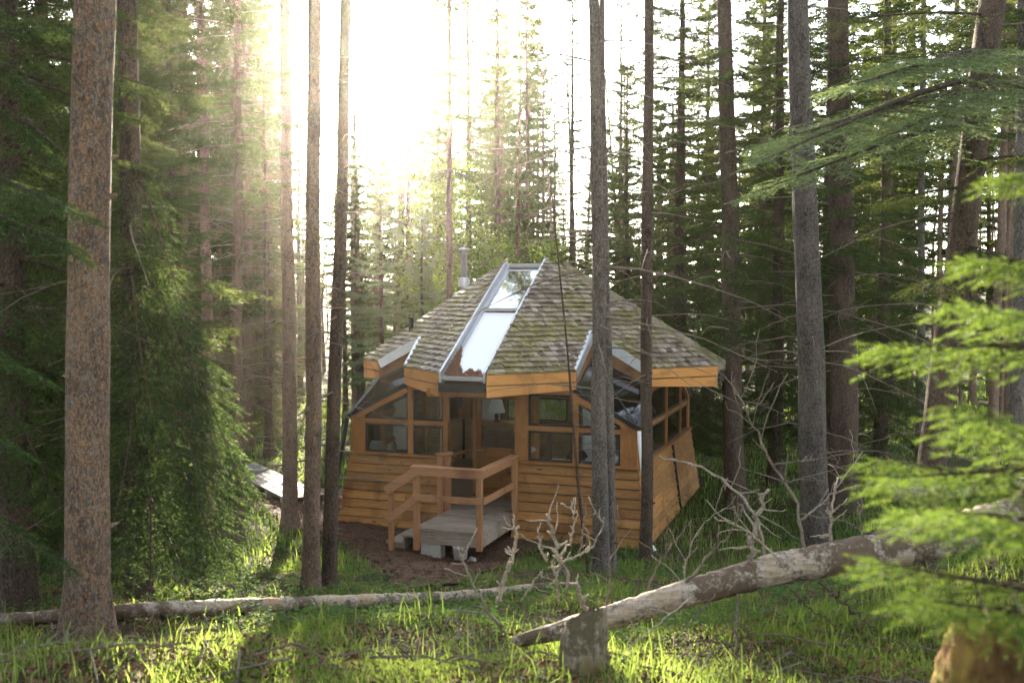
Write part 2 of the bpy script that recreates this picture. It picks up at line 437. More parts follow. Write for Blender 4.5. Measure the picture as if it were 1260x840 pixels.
def mat_glass():
    t = NT('window_glass')
    fr = t.n("ShaderNodeFresnel"); fr.inputs["IOR"].default_value = 1.6
    tr = t.n("ShaderNodeBsdfTransparent"); tr.inputs["Color"].default_value = (0.93, 0.95, 0.94, 1)
    gl = t.n("ShaderNodeBsdfGlossy"); gl.inputs["Roughness"].default_value = 0.02
    mx = t.n("ShaderNodeMixShader")
    t.t.links.new(fr.outputs[0], mx.inputs[0]); t.t.links.new(tr.outputs[0], mx.inputs[1]); t.t.links.new(gl.outputs[0], mx.inputs[2])
    t.t.links.new(mx.outputs[0], t.out.inputs[0])
    return t.m
M['glass'] = mat_glass()
def mat_skyglass():
    """old double glazed skylight: strong mirror, dusty"""
    t = NT('skylight_glass')
    tr = t.n("ShaderNodeBsdfTransparent"); tr.inputs["Color"].default_value = (0.7, 0.75, 0.74, 1)
    gl = t.n("ShaderNodeBsdfGlossy"); gl.inputs["Roughness"].default_value = 0.03
    lw = t.n("ShaderNodeLayerWeight"); lw.inputs["Blend"].default_value = 0.55
    mx = t.n("ShaderNodeMixShader")
    t.t.links.new(lw.outputs["Fresnel"], mx.inputs[0]); t.t.links.new(tr.outputs[0], mx.inputs[1]); t.t.links.new(gl.outputs[0], mx.inputs[2])
    t.t.links.new(mx.outputs[0], t.out.inputs[0])
    return t.m
M['skyglass'] = mat_skyglass()
# ------------------------------------------------------------------ ground
def build_ground():
    def axis(lo, hi, flo, fhi, fine, coarse):
        return np.unique(np.concatenate([np.arange(lo, flo, coarse), np.arange(flo, fhi, fine), np.arange(fhi, hi + 1e-6, coarse)]))
    xs = axis(-150, 150, -9, 9, 0.15, 3.0); ys = axis(-30, 170, 1, 26, 0.15, 3.0)
    X, Y = np.meshgrid(xs, ys)
    Z = ground_z(X, Y)
    rg = np.random.default_rng(4)
    near = (np.abs(X) < 9) & (Y < 26) & (np.hypot(X - CX0, Y - CY0) > 4)
    Z = Z + near * (rg.random(Z.shape) - 0.5) * 0.03
    nx, ny = len(xs), len(ys)
    i = np.arange(ny - 1)[:, None] * nx; j = np.arange(nx - 1)[None, :]
    q = np.stack([i + j, i + j + 1, i + nx + j + 1, i + nx + j], -1).reshape(-1, 4)
    m = MB().add(np.stack([X, Y, Z], -1).reshape(-1, 3), q)
    tag(m.build("ground", M['ground'], smooth=True), kind="structure")
build_ground()

MULCH = [on_ground(*p)[:2] for p in [(300, 622), (330, 640), (375, 655), (420, 672), (455, 700), (500, 728), (560, 726), (600, 706), (640, 690), (668, 678), (690, 668)]]
def in_poly(x, y, poly):
    x = np.asarray(x); y = np.asarray(y); c = np.zeros(x.shape, bool); n = len(poly); j = n - 1
    for i in range(n):
        xi, yi = poly[i][0], poly[i][1]; xj, yj = poly[j][0], poly[j][1]
        c ^= ((yi > y) != (yj > y)) & (x < (xj - xi) * (y - yi) / (yj - yi + 1e-12) + xi); j = i
    return c
MULCH_POLY = MULCH + [np.array([2.4, 17.0]), np.array([0.4, 19.0]), np.array([-2.2, 19.6]), np.array([-3.9, 20.8]), np.array([-4.9, 20.3])]
def build_mulch():
    xs = np.arange(-6, 4, 0.1); ys = np.arange(8, 22, 0.1)
    X, Y = np.meshgrid(xs, ys)
    rg = np.random.default_rng(7)
    wx = X + 0.14 * np.sin(5 * Y + 2 * X) + (rg.random(X.shape) - .5) * .16; wy = Y + 0.16 * np.sin(4.1 * X) + (rg.random(X.shape) - .5) * .2
    ins = in_poly(wx, wy, MULCH_POLY)
    Z = ground_z(X, Y) + 0.035 + rg.random(X.shape) * 0.02
    nx = len(xs); idx = []
    for a in range(len(ys) - 1):
        for b in range(nx - 1):
            if ins[a, b] and ins[a + 1, b] and ins[a, b + 1] and ins[a + 1, b + 1]:
                idx.append((a * nx + b, a * nx + b + 1, (a + 1) * nx + b + 1, (a + 1) * nx + b))
    tag(MB().add(np.stack([X, Y, Z], -1).reshape(-1, 3), idx).build("mulch_path", M['mulch'], smooth=True), kind="structure")
    # loose chips on the mulch
    n = 14000
    x = rg.uniform(-5, 3, n * 3); y = rg.uniform(9, 20, n * 3); k = in_poly(x, y, MULCH_POLY); x = x[k][:n]; y = y[k][:n]; n = len(x)
    a = rg.uniform(0, 6.28, n); L = rg.uniform(.012, .04, n); w = rg.uniform(.004, .010, n); z = ground_z(x, y) + .05 + rg.random(n) * .012
    d = np.stack([np.cos(a) * L, np.sin(a) * L, rg.normal(0, .005, n)], -1); s = np.stack([-np.sin(a) * w, np.cos(a) * w, rg.normal(0, .003, n)], -1)
    p = np.stack([x, y, z], -1)
    v = np.stack([p - d - s, p + d - s, p + d + s, p - d + s], 1)
    tag(MB().add(v.reshape(-1, 3), np.arange(4 * n).reshape(-1, 4)).build("bark_chips", M['mulch']), "reddish bark chips scattered over the bare ground by the porch", "bark chips", kind="stuff")
build_mulch()

# gravel drive far behind on the left, seen through the trunks
def strip(name, pts, half, mat, lift):
    m = MB(); v = []
    pts = np.array(pts, float)
    t = nrm(np.gradient(pts, axis=0)); s = np.stack([-t[:, 1], t[:, 0]], -1)
    for w in (-1, -.5, 0, .5, 1):
        p = pts + s * half * w
        v.append(np.stack([p[:, 0], p[:, 1], ground_z(p[:, 0], p[:, 1]) + lift], -1))
    v = np.stack(v, 1); n = len(pts)
    i = np.arange(n - 1)[:, None] * 5; j = np.arange(4)[None, :]
    q = np.stack([i + j, i + j + 1, i + 5 + j + 1, i + 5 + j], -1).reshape(-1, 4)
    return m.add(v.reshape(-1, 3), q).build(name, mat, smooth=True)
tt = np.linspace(0, 1, 40)
tag(strip("gravel_road", np.stack([-40 + 55 * tt, 39 + 6 * tt - 3 * np.sin(tt * 3)], -1), 1.7, M['gravel'], 0.06), kind="structure")

# ------------------------------------------------------------------ the hut
A, AB, ZS, ZC = 2.5821, 2.7545, 1.2377, 1.8902
RR, ZE, ZA = 4.0485, 2.7911, 5.2235
S2 = math.sqrt(2); S = RR / S2; SL = (ZA - ZE) / S; SH = (ZA - ZE) / RR
def loc2(px, py, v):
    """hut coordinates of a pixel's ray where it crosses the plane y = v of the hut"""
    d = ray(px, py); c, s = math.cos(CPHI), math.sin(CPHI)
    o = np.array([(0 - CX0) * c + (0 - CY0) * s, -(0 - CX0) * s + (0 - CY0) * c, CAMZ])
    e = np.array([d[0] * c + d[1] * s, -d[0] * s + d[1] * c, d[2]])
    return o + e * ((v - o[1]) / e[1])

hut = thing("cabin", "small faceted wooden cabin with mossy shake roof, long skylight and corner glazing", "cabin", (CX0, CY0, 0), CPHI)

def put(m, name, mat, k=0, parent=None, smooth=False, bevel=0.0, off=0.0):
    o = m.build(name, mat, parent if parent is not None else hut, smooth, bevel)
    if parent is None: o.rotation_euler = (0, 0, math.radians(90 * k + off))
    return o

def ztop(x):
    ax = abs(x)
    return 2.45 if ax <= 1.47 else 2.45 - (ax - 1.47) / (A - 1.47) * (2.45 - 1.9)

rg0 = np.random.default_rng(11)
def wall(k, openings, gaps, posts, windows):
    sides = [MB() for _ in range(len(gaps) + 1)]; n = 9; h = (ZS + 0.14) / n
    def yo(z): return AB + (A - AB) * z / ZS
    for c in range(n):
        z0 = -0.14 + c * h; z1 = z0 + h
        w0, w1 = yo(z0) - 0.004, yo(z1) - 0.004
        cuts = [(-w0, w0, -w1, w1)]
        for ga, gb in gaps:
            cuts = [(-w0, ga, -w1, ga), (gb, w0, gb, w1)]
        for mb, (a0, b0, a1, b1) in zip(sides, cuts):
            # random butt joint
            segs = [(a0, b0, a1, b1)]
            if b0 - a0 > 1.6 and rg0.random() < 0.8:
                f = rg0.uniform(.3, .7); x = a0 + (b0 - a0) * f
                segs = [(a0, x - .002, a1, x - .002), (x + .002, b0, x + .002, b1)]
            for s0, e0, s1, e1 in segs:
                j = rg0.uniform(-.004, .004)
                g = .017
                mb.hexa([(s0, -w0 - .034 - j, z0), (e0, -w0 - .034 - j, z0), (e0, -w0 + .005, z0), (s0, -w0 + .005, z0),
                         (s1, -w1 - .016, z1 - g), (e1, -w1 - .016, z1 - g), (e1, -w1 + .005, z1 - g), (s1, -w1 + .005, z1 - g)])
    lw0, lw1 = yo(-.2), yo(ZS - .01)
    lcuts = [(-lw0, lw0, -lw1, lw1)]
    for ga, gb in gaps: lcuts = [(-lw0, ga, -lw1, ga), (gb, lw0, gb, lw1)]
    for a0, b0, a1, b1 in lcuts:
        bk_ = MB().hexa([(a0 + .01, -lw0 + .007, -.2), (b0 - .01, -lw0 + .007, -.2), (b0 - .01, -lw0 + .03, -.2), (a0 + .01, -lw0 + .03, -.2),
                   (a1 + .01, -lw1 + .007, ZS - .01), (b1 - .01, -lw1 + .007, ZS - .01), (b1 - .01, -lw1 + .03, ZS - .01), (a1 + .01, -lw1 + .03, ZS - .01)])
        put(bk_, "shade_backing", M['dark'], k)  # near-black sheet, puts lap shadow into the gaps between boards
    for mb in sides: put(mb, "siding", M['siding'], k)
    iv = [(-A + .03, A - .03)]
    for ga, gb in gaps: iv = [(-A + .03, ga), (gb, A - .03)]
    for a, b in iv:
        back = MB(); sl = MB()
        back.box(a + .1, b - .1 if b > 2 else b, -A + .06, -A + .09, -.1, ZS - .02)
        e = 0.03 if k % 2 == 0 else -0.11
        x0 = a - (.03 + e) if a < -2 else a; x1 = b + (.03 + e) if b > 2 else b
        sl.box(x0, x1, -A - .065, -A + .10, ZS + .004, ZS + .04)
        put(back, "wall_lining", M['lining'], k); put(sl, "sill", M['trim'], k, bevel=.004)
    for a, b in posts:
        z0 = ZS + .042
        if abs(a + b) / 2 > 1.47:
            p = MB().hexa([(a, -A, z0), (b, -A, z0), (b, -A + .1, z0), (a, -A + .1, z0), (a, -A, ztop(a) - .06), (b, -A, ztop(b) - .06), (b, -A + .1, ztop(b) - .06), (a, -A + .1, ztop(a) - .06)])
        else:
            p = MB().box(a, b, -A, -A + .1, z0, 2.40)
        put(p, "post", M['post'], k, bevel=.004)
    for a, b in openings:
        rl = MB().box(a, b, -A + .012, -A + .09, 1.79, 1.865)
        put(rl, "transom", M['trim'], k, bevel=.003)
    hd = MB().box(-1.46, 1.46, -A - .004, -A + .096, 2.402, 2.62)
    put(hd, "header", M['trim'], k)
    for sgn in (-1, 1):
        e = 0.0 if k % 2 == 0 else .1
        r = MB().bar((sgn * 1.47, -A + .045, 2.395), (sgn * (A - e), -A + .045, ztop(A - e) - .055), .11, .085)
        put(r, "rafter", M['trim'], k)
    for poly, split in windows:
        window(k, poly, split)

def window(k, poly, split=None, fr='dark', y=-A + .03, th=.035, parent=None):
    """poly: corners in the wall plane (x, z)"""
    P = np.array(poly, float); c = P.mean(0)
    f = MB(); Q = []
    n = len(P)
    for i in range(n):       # inset corner
        a, b, d = P[i - 1], P[i], P[(i + 1) % n]
        e1 = nrm(b - a); e2 = nrm(d - b); n1 = np.array([-e1[1], e1[0]]); n2 = np.array([-e2[1], e2[0]])
        if np.dot(c - b, n1) < 0: n1 = -n1
        if np.dot(c - b, n2) < 0: n2 = -n2
        mm = (n1 + n2); mm = mm / max(0.2, (np.dot(mm, n1)))
        Q.append(b + mm * th)
    Q = np.array(Q); Pp = P + (c - P) * 0.004
    for i in range(n):
        j = (i + 1) % n
        f.hexa([(Pp[i][0], y, Pp[i][1]), (Pp[j][0], y, Pp[j][1]), (Q[j][0], y, Q[j][1]), (Q[i][0], y, Q[i][1]),
                (Pp[i][0], y + .04, Pp[i][1]), (Pp[j][0], y + .04, Pp[j][1]), (Q[j][0], y + .04, Q[j][1]), (Q[i][0], y + .04, Q[i][1])])
    if split is not None:
        f.box(split - .025, split + .025, y + .004, y + .036, Q[:, 1].min() + .002, Q[:, 1].max() - .002)
    w = put(f, "window", M[fr], k) if parent is None else put(f, "window", M[fr], k, parent)
    g = MB()
    v = [(q[0], y + .016, q[1]) for q in Q] + [(q[0], y + .022, q[1]) for q in Q]
    g.add(v, [tuple(range(4)), tuple(range(7, 3, -1))] if n == 4 else None, [(0, 1, 2), (5, 4, 3)] if n == 3 else None)
    g.build("pane", M['glass'], w)
    return w

zl, zm0, zm1, zh = ZS + .044, 1.788, 1.867, 2.398
def sq(a, b, z0, z1): return [(a, z0), (b, z0), (b, z1), (a, z1)]
def slope_win(a, b):   # upper corner window under the rafter
    t = lambda x: ztop(x) - .115
    if abs(b) > abs(a):
        x_end = min(b, 1.47 + (2.45 - .115 - zm1) / (2.45 - 1.9) * (A - 1.47))
        if t(b) <= zm1 + .02: return [(a, zm1), (x_end - .01, zm1), (a, t(a))]
        return [(a, zm1), (b, zm1), (b, t(b)), (a, t(a))]
    r = slope_win(-b, -a)
    return [(-x, z) for x, z in r][::-1]
CP = (2.30, 2.576)
fr_posts = [(-CP[1], -CP[0]), (-1.465, -1.365), (-.80, -.715), (.50, .73), (1.50, 1.60), CP]
wall(0, [(-2.30, -1.465), (-1.365, -.80), (.73, 1.50), (1.60, 2.30)], [(-.715, .50)], fr_posts,
     [(sq(-2.30, -1.465, zl, zm0), None), (slope_win(-2.30, -1.465), None), (sq(-1.365, -.80, zl, zm0), None), (sq(-1.365, -.80, zm1, zh), None),
      (sq(.73, 1.50, zl, zm0), 1.10), (sq(.73, 1.50, zm1, zh), None), (sq(1.60, 2.30, zl, zm0), None), (slope_win(1.60, 2.30), None)])
sd_posts = [(-2.46, -2.30), (-1.55, -1.45), (-.05, .05), (1.45, 1.55), (2.30, 2.46)]
for k in (1, 2, 3):
    pp = sd_posts if k != 2 else [(-CP[1], -CP[0])] + sd_posts[1:4] + [CP]
    wall(k, [(-2.30, -1.55), (-1.45, -.05), (.05, 1.45), (1.55, 2.30)], [], pp,
         [(sq(-2.30, -1.55, zl, zm0), None), (slope_win(-2.30, -1.55), None), (sq(-1.45, -.05, zl, zm0), None), (sq(-1.45, -.05, zm1, zh), None),
          (sq(.05, 1.45, zl, zm0), None), (sq(.05, 1.45, zm1, zh), None), (sq(1.55, 2.30, zl, zm0), None), (slope_win(1.55, 2.30), None)])
# dark battens on the right-hand side wall
b = MB().bar((0.35, -AB - .035, -.1), (0.35, -A - .03, ZS), .07, .02, (1, 0, 0)); put(b, "batten", M['dark'], 1)
# corner downpipes; the right one's white puts the light on it into colour
for sx, mat in ((-1, 'metal_dark'), (1, 'white')):
    m = MB().tube([(sx * (A + .04), -A - .05, ZC - .02), (sx * (A + .05), -A - .07, ZC - .16), (sx * (AB + .10), -AB - .10, .12), (sx * (AB + .18), -AB - .14, .03)], .036, 8)
    put(m, "downpipe", M[mat], 0)

# ---- roof: four planes, each cut by a lane at its hips and a notch in the middle
LANE = {0: (.394, .394), 1: (.504, .518), 2: (.45, .5), 3: (.859, .518)}     # front, right, back, left: half width at eave, at top
def plane(k, left, right, tn, hn):
    """roof plane k turned by 45+90k degrees; frame: x along eave, y inward from -S to 0"""
    cL0, cL1 = [c * S2 for c in LANE[left]]; cR0, cR1 = [c * S2 for c in LANE[right]]
    L = lambda t: -(S - t) + cL0 + (cL1 - cL0) * t / S
    R_ = lambda t: (S - t) - cR0 - (cR1 - cR0) * t / S
    off = 45
    def P(x, t, dz=0.0): return (x, -S + t, ZE + SL * t + dz)
    ttip = None
    for t in np.arange(0, S, .002):
        if L(t) >= R_(t): ttip = t; break
    nh = lambda t: hn * (1 - t / tn) if t < tn else 0.0
    sl = MB(); rows = 31; st = S / rows; rg = np.random.default_rng(100 + k)
    r = -0.35
    while r * st < ttip:
        t0 = r * st; t1 = t0 + st * 1.75; tm = t0 + st * .5
        te0 = max(0, t0)
        iv = [(L(te0), R_(te0), L(t1), R_(t1))]
        if nh(te0) > 0.005:
            iv = [(L(te0), -nh(te0), L(t1), -nh(t1)), (nh(te0), R_(te0), nh(t1), R_(t1))]
        for a0, b0, a1, b1 in iv:
            if b0 - a0 < .02: continue
            if b1 < a1: a1 = b1 = (a1 + b1) / 2
            x = min(a0, a1) - rg.uniform(0, .1)
            xm = max(b0, b1)
            while x < xm:
                w = rg.uniform(.05, .14); xe = x + w - rg.uniform(.003, .009)
                q0, q1 = np.clip([x, xe], a0, b0); q2, q3 = np.clip([x, xe], a1, b1)
                x += w
                if q1 - q0 < .012: continue
                jt = rg.uniform(-.014, .010); th = rg.uniform(.014, .026); lift = rg.uniform(0, .010)
                lo = .036 + lift * 1.6; tt0 = t0 + jt
                c = [P(q0, tt0, lo), P(q1, tt0, lo), P(q3, t1, -.018), P(q2, t1, -.018),
                     P(q0, tt0, lo + th), P(q1, tt0, lo + th + rg.uniform(-.004, .004)), P(q3, t1, -.006), P(q2, t1, -.006)]
                sl.hexa(c)
        r += 1
    o = put(sl, "roof", M['shingle'], k, off=off)
    # deck below the shakes
    dk = MB(); xt = (L(ttip) + R_(ttip)) / 2
    d0, d1 = -.035, -.085
    for quad in ([(L(0), 0), (-hn, 0), (0, tn), (xt, ttip)], [(hn, 0), (R_(0), 0), (xt, ttip), (0, tn)]):
        dk.hexa([P(x, t, d1) for x, t in quad] + [P(x, t, d0) for x, t in quad])
    put(dk, "roof_deck", M['lining'], k, off=off)
    # fascia boards
    for xo, xi in ((L(0), -hn), (R_(0), hn)):
        fa = MB()
        for zt, zb0, zb1, yy in ((-.012, -.172, -.167, .030), (-.188, -.365, -.305, .026)):
            a, c = (xo, xi)
            v = [(a, -S - yy, ZE + zb0), (c, -S - yy, ZE + zb1), (c, -S + .01, ZE + zb1), (a, -S + .01, ZE + zb0),
                 (a, -S - yy, ZE + zt), (c, -S - yy, ZE + zt), (c, -S + .01, ZE + zt), (a, -S + .01, ZE + zt)]
            if a > c: v = [v[1], v[0], v[3], v[2], v[5], v[4], v[7], v[6]]
            fa.hexa(v)
        put(fa, "fascia", M['fascia'], k, off=off)
    # notch cheeks and flashing
    gN = (0, -S + tn, None); zg = lambda q: 1.9 + (A * S2 - q) * ((2.45 - 1.9) / (A * S2 - S))
    for sg in (-1, 1):
        ck = MB(); fl = MB()
        p0, p1 = P(sg * hn, 0), P(0, tn)
        v = []
        for (x, y, z), o_ in ((p0, sg * .03), (p1, sg * .03)):
            v.append((x, y, z, zg(-y), o_))
        a, c = v
        ck.hexa([(a[0], a[1], a[3]), (c[0], c[1], c[3]), (c[0] + c[4], c[1], c[3]), (a[0] + a[4], a[1], a[3]),
                 (a[0], a[1], a[2] - .03), (c[0], c[1], c[2] - .03), (c[0] + c[4], c[1], c[2] - .03), (a[0] + a[4], a[1], a[2] - .03)])
        fl.bar(np.array(P(sg * (hn + .02), -.02, .045)), np.array(P(sg * .012, tn + .03, .045)), .05, .014)
        fl.bar(np.array(P(sg * (hn - .012), -.02, -.03)), np.array(P(-sg * .0, tn - .02, -.03)), .012, .15)
        put(ck, "notch_cheek", M['soffit'], k, off=off); put(fl, "flashing", M['metal'], k, off=off)
    # corner glazing below the notch
    zq = lambda x, q: (x, -q, zg(q))
    K = [zq(0, S - tn + .02), zq(-hn - .02, S), zq(0, A * S2 + .02), zq(hn + .02, S)]
    fb = MB()
    for i in range(4):
        a, c = np.array(K[i]), np.array(K[(i + 1) % 4])
        dark = i in (1, 2)
        fb.bar(a + (0, 0, .02), c + (0, 0, .02), .06 if dark else .045, .07)
    fb.bar(np.array(K[0]) + (0, 0, .012), np.array(K[2]) + (0, 0, .012), .028, .03)
    sk = put(fb, "corner_skylight", M['metal_dark'], k, off=off)
    MB().add([np.array(p) + (0, 0, .022) for p in K] + [np.array(p) + (0, 0, .030) for p in K], [(3, 2, 1, 0), (4, 5, 6, 7)]).build("pane", M['skyglass'], sk)
plane(0, 0, 1, .667, .70)
plane(-1, 3, 0, .50, .70)
plane(1, 1, 2, .667, .70)
plane(2, 2, 3, .60, .70)

def lane(k, panel):
    l0, l1 = LANE[k]; vt = .50
    y0 = -(RR - l0)
    def W(y): return l0 + (l1 - l0) * (y - y0) / (-y0)
    def Z(y, d=-.13): return ZA - SH * (W(y) + abs(y)) + d
    kk = {0: 0, 1: 1, 2: 2, 3: 3}[k]
    ys = -1.86
    def plate(ya, yb, ins, d0, d1):
        v = []
        for d in (d0, d1):
            v += [(-W(ya) + ins, ya, Z(ya, d)), (W(ya) - ins, ya, Z(ya, d)), (W(yb) - ins, yb, Z(yb, d)), (-W(yb) + ins, yb, Z(yb, d))]
        return MB().hexa(v)
    cu = MB()
    for sg in (-1, 1):
        x0, x1 = sg * W(y0), sg * W(-vt)
        cu.hexa([(x0 - sg * .035, y0 - .03, Z(y0, -.24)), (x0, y0 - .03, Z(y0, -.24)), (x1, -vt, Z(-vt, -.24)), (x1 - sg * .035, -vt, Z(-vt, -.24)),
                 (x0 - sg * .035, y0 - .03, Z(y0, .03)), (x0, y0 - .03, Z(y0, .03)), (x1, -vt, Z(-vt, .03)), (x1 - sg * .035, -vt, Z(-vt, .03))])
        # inner glazing rail
        cu.bar((x0 - sg * .065, y0, Z(y0, -.10)), (x1 - sg * .065, -vt, Z(-vt, -.10)), .05, .05)
    for yy, wdt in ((ys, .11), (-vt - .02, .10), (y0 + .02, .05)):
        cu.bar((-W(yy) + .04, yy, Z(yy, -.085)), (W(yy) - .04, yy, Z(yy, -.085)), wdt, .055)
    fr = put(cu, "skylight", M['metal' if panel else 'shingle'], kk)
    o = plate(-vt - .06, ys + .05, .05, -.13, -.118).build("pane", M['skyglass'], fr)
    o = plate(y0 + .03, ys - .05, .05, -.13, -.112).build("panel", M['white_panel'], fr)
    ed = MB().box(-W(y0) - .005, W(y0) + .005, y0 - .05, y0 - .012, Z(y0, -.29), Z(y0, -.14)); put(ed, "drip_edge", M['metal_dark'], kk)
for k in range(4): lane(k, k == 0)
cp = MB().box(-.41, .41, -.53, .53, 4.50, 4.60); put(cp, "roof_cap", M['metal'], 0, bevel=.01)
# lane soffit over the entrance
m = MB().box(-.715, .50, -3.40, -A - .01, 2.40, 2.425); put(m, "porch_soffit", M['soffit'])
m = MB().box(-.72, .50, -3.43, -3.40, 2.40, 2.52); put(m, "porch_header", M['trim'])

# ---- entrance recess
VD = -1.40
for x0, x1 in ((-.765, -.72), (.505, .55)):
    n = 8; rc = MB()
    for i in range(n):
        ya = -A + .10 + (VD + A - .10) * i / n; yb = -A + .10 + (VD + A - .10) * (i + 1) / n - .006
        rc.box(x0, x1, ya, yb, .36, 2.40)
put(rc, "recess_wall", M['post'])
m = MB().box(-.765, -.70, -A + .10, VD - .05, ZS - .03, ZS + .02); put(m, "ledge", M['trim'])
m = MB().box(-.76, .54, VD, VD + .05, .3, .40); m.box(.26, .54, VD - .01, VD + .05, .40, 2.398); m.box(-.72, -.655, VD - .01, VD + .05, .40, 2.398); m.box(-.655, .26, VD - .008, VD + .05, 2.26, 2.398)
put(m, "door_frame", M['post'], bevel=.003)
m = MB().box(-.72, .505, -2.60, VD - .012, .28, .375); put(m, "threshold", M['deck'])
dr = MB()
dz0, dz1, da, db = 1.27, 2.16, -.56, .17
dr.box(-.65, da, VD, VD + .045, .405, 2.255); dr.box(db, .255, VD, VD + .045, .405, 2.255)
dr.box(da, db, VD, VD + .045, 1.13, dz0); dr.box(da, db, VD, VD + .045, dz1, 2.255); dr.box(da, db, VD + .012, VD + .035, .55, 1.13); dr.box(da, db, VD, VD + .045, .405, .55)
dr.box(da, db, VD + .005, VD + .04, 1.69, 1.73)
door = put(dr, "door", M['trim'], bevel=.003)
for a, b in ((dz0, 1.69), (1.73, dz1)):
    MB().add([(da, VD + .02, a), (db, VD + .02, a), (db, VD + .02, b), (da, VD + .02, b), (da, VD + .026, a), (db, VD + .026, a), (db, VD + .026, b), (da, VD + .026, b)], [(0, 1, 2, 3), (7, 6, 5, 4)]).build("pane", M['glass'], door)
MB().tube([(-.60, VD, 1.22), (-.60, VD - .05, 1.22), (-.55, VD - .055, 1.22), (-.50, VD - .055, 1.215)], .011, 8).build("handle", M['steel'], door)
# black box lamp beside the door
m = MB().box(-.70, -.60, -A + .02 - .09 + .35, -A + .02 + .35, 2.10, 2.24)
p = loc2(565, 490, -A - .0)
m = MB().box(-.725 + .012, -.725 + .085, -2.22, -2.10, 2.10, 2.27); m.box(-.725 + .02, -.725 + .075, -2.21, -2.11, 2.06, 2.10)
put(m, "wall_lamp", M['dark'])

# ---- stove pipe and vent
sp = MB(); sp.lathe((-1.50, .12, 0), [(.065, 3.9), (.065, 4.84), (.068, 4.84)], 16)
sp.lathe((-1.50, .12, 0), [(.0, 4.97), (.105, 4.95), (.11, 4.92), (.06, 4.90), (.06, 4.84)], 16); sp.lathe((-1.50, .12, 0), [(.072, 4.38), (.11, 4.33), (.12, 4.2)], 16)
put(sp, "stove_pipe", M['steel'], smooth=True)
sp = MB().lathe((-2.14, -.98, 0), [(.048, 3.2), (.048, 3.62), (.0, 3.62)], 12); put(sp, "vent_pipe", M['metal_dark'], smooth=False)

# ---- inside
m = MB().box(-A + .10, A - .10, -A + .10, A - .10, .28, .36); put(m, "floor", M['floor'])
def pw(v, pxa, pxb, z0, z1, th=.05):
    a = loc2(pxa, 520, v)[0]; b = loc2(pxb, 520, v)[0]
    return MB().box(a, b, v, v + th, z0, z1)
put(pw(-.95, 481, 551, .36, 2.62), "partition", M['white'])
lv = MB()
a = loc2(507, 520, -1.0)[0]; b = loc2(541, 520, -1.0)[0]; mid = (a + b) / 2
for x0, x1 in ((a, mid - .006), (mid + .006, b)):
    lv.box(x0, x0 + .05, -1.02, -.985, .4, 2.36); lv.box(x1 - .05, x1, -1.02, -.985, .4, 2.36)
    for z in np.arange(.42, 2.34, .045):
        lv.hexa([(x0 + .05, -1.02, z), (x1 - .05, -1.02, z), (x1 - .05, -.99, z + .02), (x0 + .05, -.99, z + .02), (x0 + .05, -1.02, z + .008), (x1 - .05, -1.02, z + .008), (x1 - .05, -.99, z + .028), (x0 + .05, -.99, z + .028)])
put(lv, "louvred_door", M['louver'])
put(pw(1.2, 592, 614, .36, 2.62), "partition", M['white'])
m = MB().box(1.0, 1.05, -.1, 2.4, .36, 2.5); put(m, "partition", M['white'])
def in_hut(name, label, cat, u, v, z, rz=0.0, group=None):
    c, s = math.cos(CPHI), math.sin(CPHI)
    return thing(name, label, cat, (CX0 + u * c - v * s, CY0 + u * s + v * c, z), CPHI + rz, group)
# kitchen counter behind the left window
k = in_hut("kitchen_counter", "kitchen counter with dark top inside the cabin's left window", "counter", -1.95, -2.12, .36)
m = MB().box(-.42, .42, -.26, .26, 0, .82); m.build("cabinet", M['floor'], k)
m = MB().box(-.44, .44, -.28, .28, .822, .86); m.build("worktop", M['dark'], k)
m = MB().box(.05, .35, -.15, .15, .862, .885); m.build("hob", M['black'], k)
ck = in_hut("kettle", "steel kettle on the counter inside the left window", "kettle", -1.98, -2.2, 1.222)
m = MB().lathe((0, 0, 0), [(0, 0), (.085, 0), (.09, .03), (.08, .12), (.05, .16), (.0, .17)], 18); m.build("body", M['steel'], ck, True)
m = MB().tube([(.07, 0, .15), (.06, 0, .21), (0, 0, .235), (-.06, 0, .21), (-.07, 0, .15)], .008, 6); m.build("handle", M['black'], ck)
m = MB().tube([(.08, 0, .08), (.13, 0, .14)], [.018, .01], 8); m.build("spout", M['steel'], ck)
pl = in_hut("dish_rack", "white dish rack full of plates behind the left window", "dish rack", -2.24, -2.25, 1.222)
m = MB()
for i in range(6):
    x = -.12 + i * .045
    m.tube([(x, -.1, .01), (x, -.1, .09), (x, .1, .09), (x, .1, .01)], .004, 5)
m.box(-.15, .15, -.12, .12, 0, .012); m.build("rack", M['white'], pl)
for i in range(5):
    x = -.1 + i * .045
    n = 14; pr = [(0, 0), (.07, .002), (.10, .012), (.10, .018), (.07, .01), (0, .008)]
    q = MB().lathe((0, 0, 0), pr, n)
    vv = q.v[0].copy(); q.v[0] = np.stack([vv[:, 2] + x, vv[:, 1] , vv[:, 0] + .11], -1)
    q.build("plate", M['white'], pl, True)
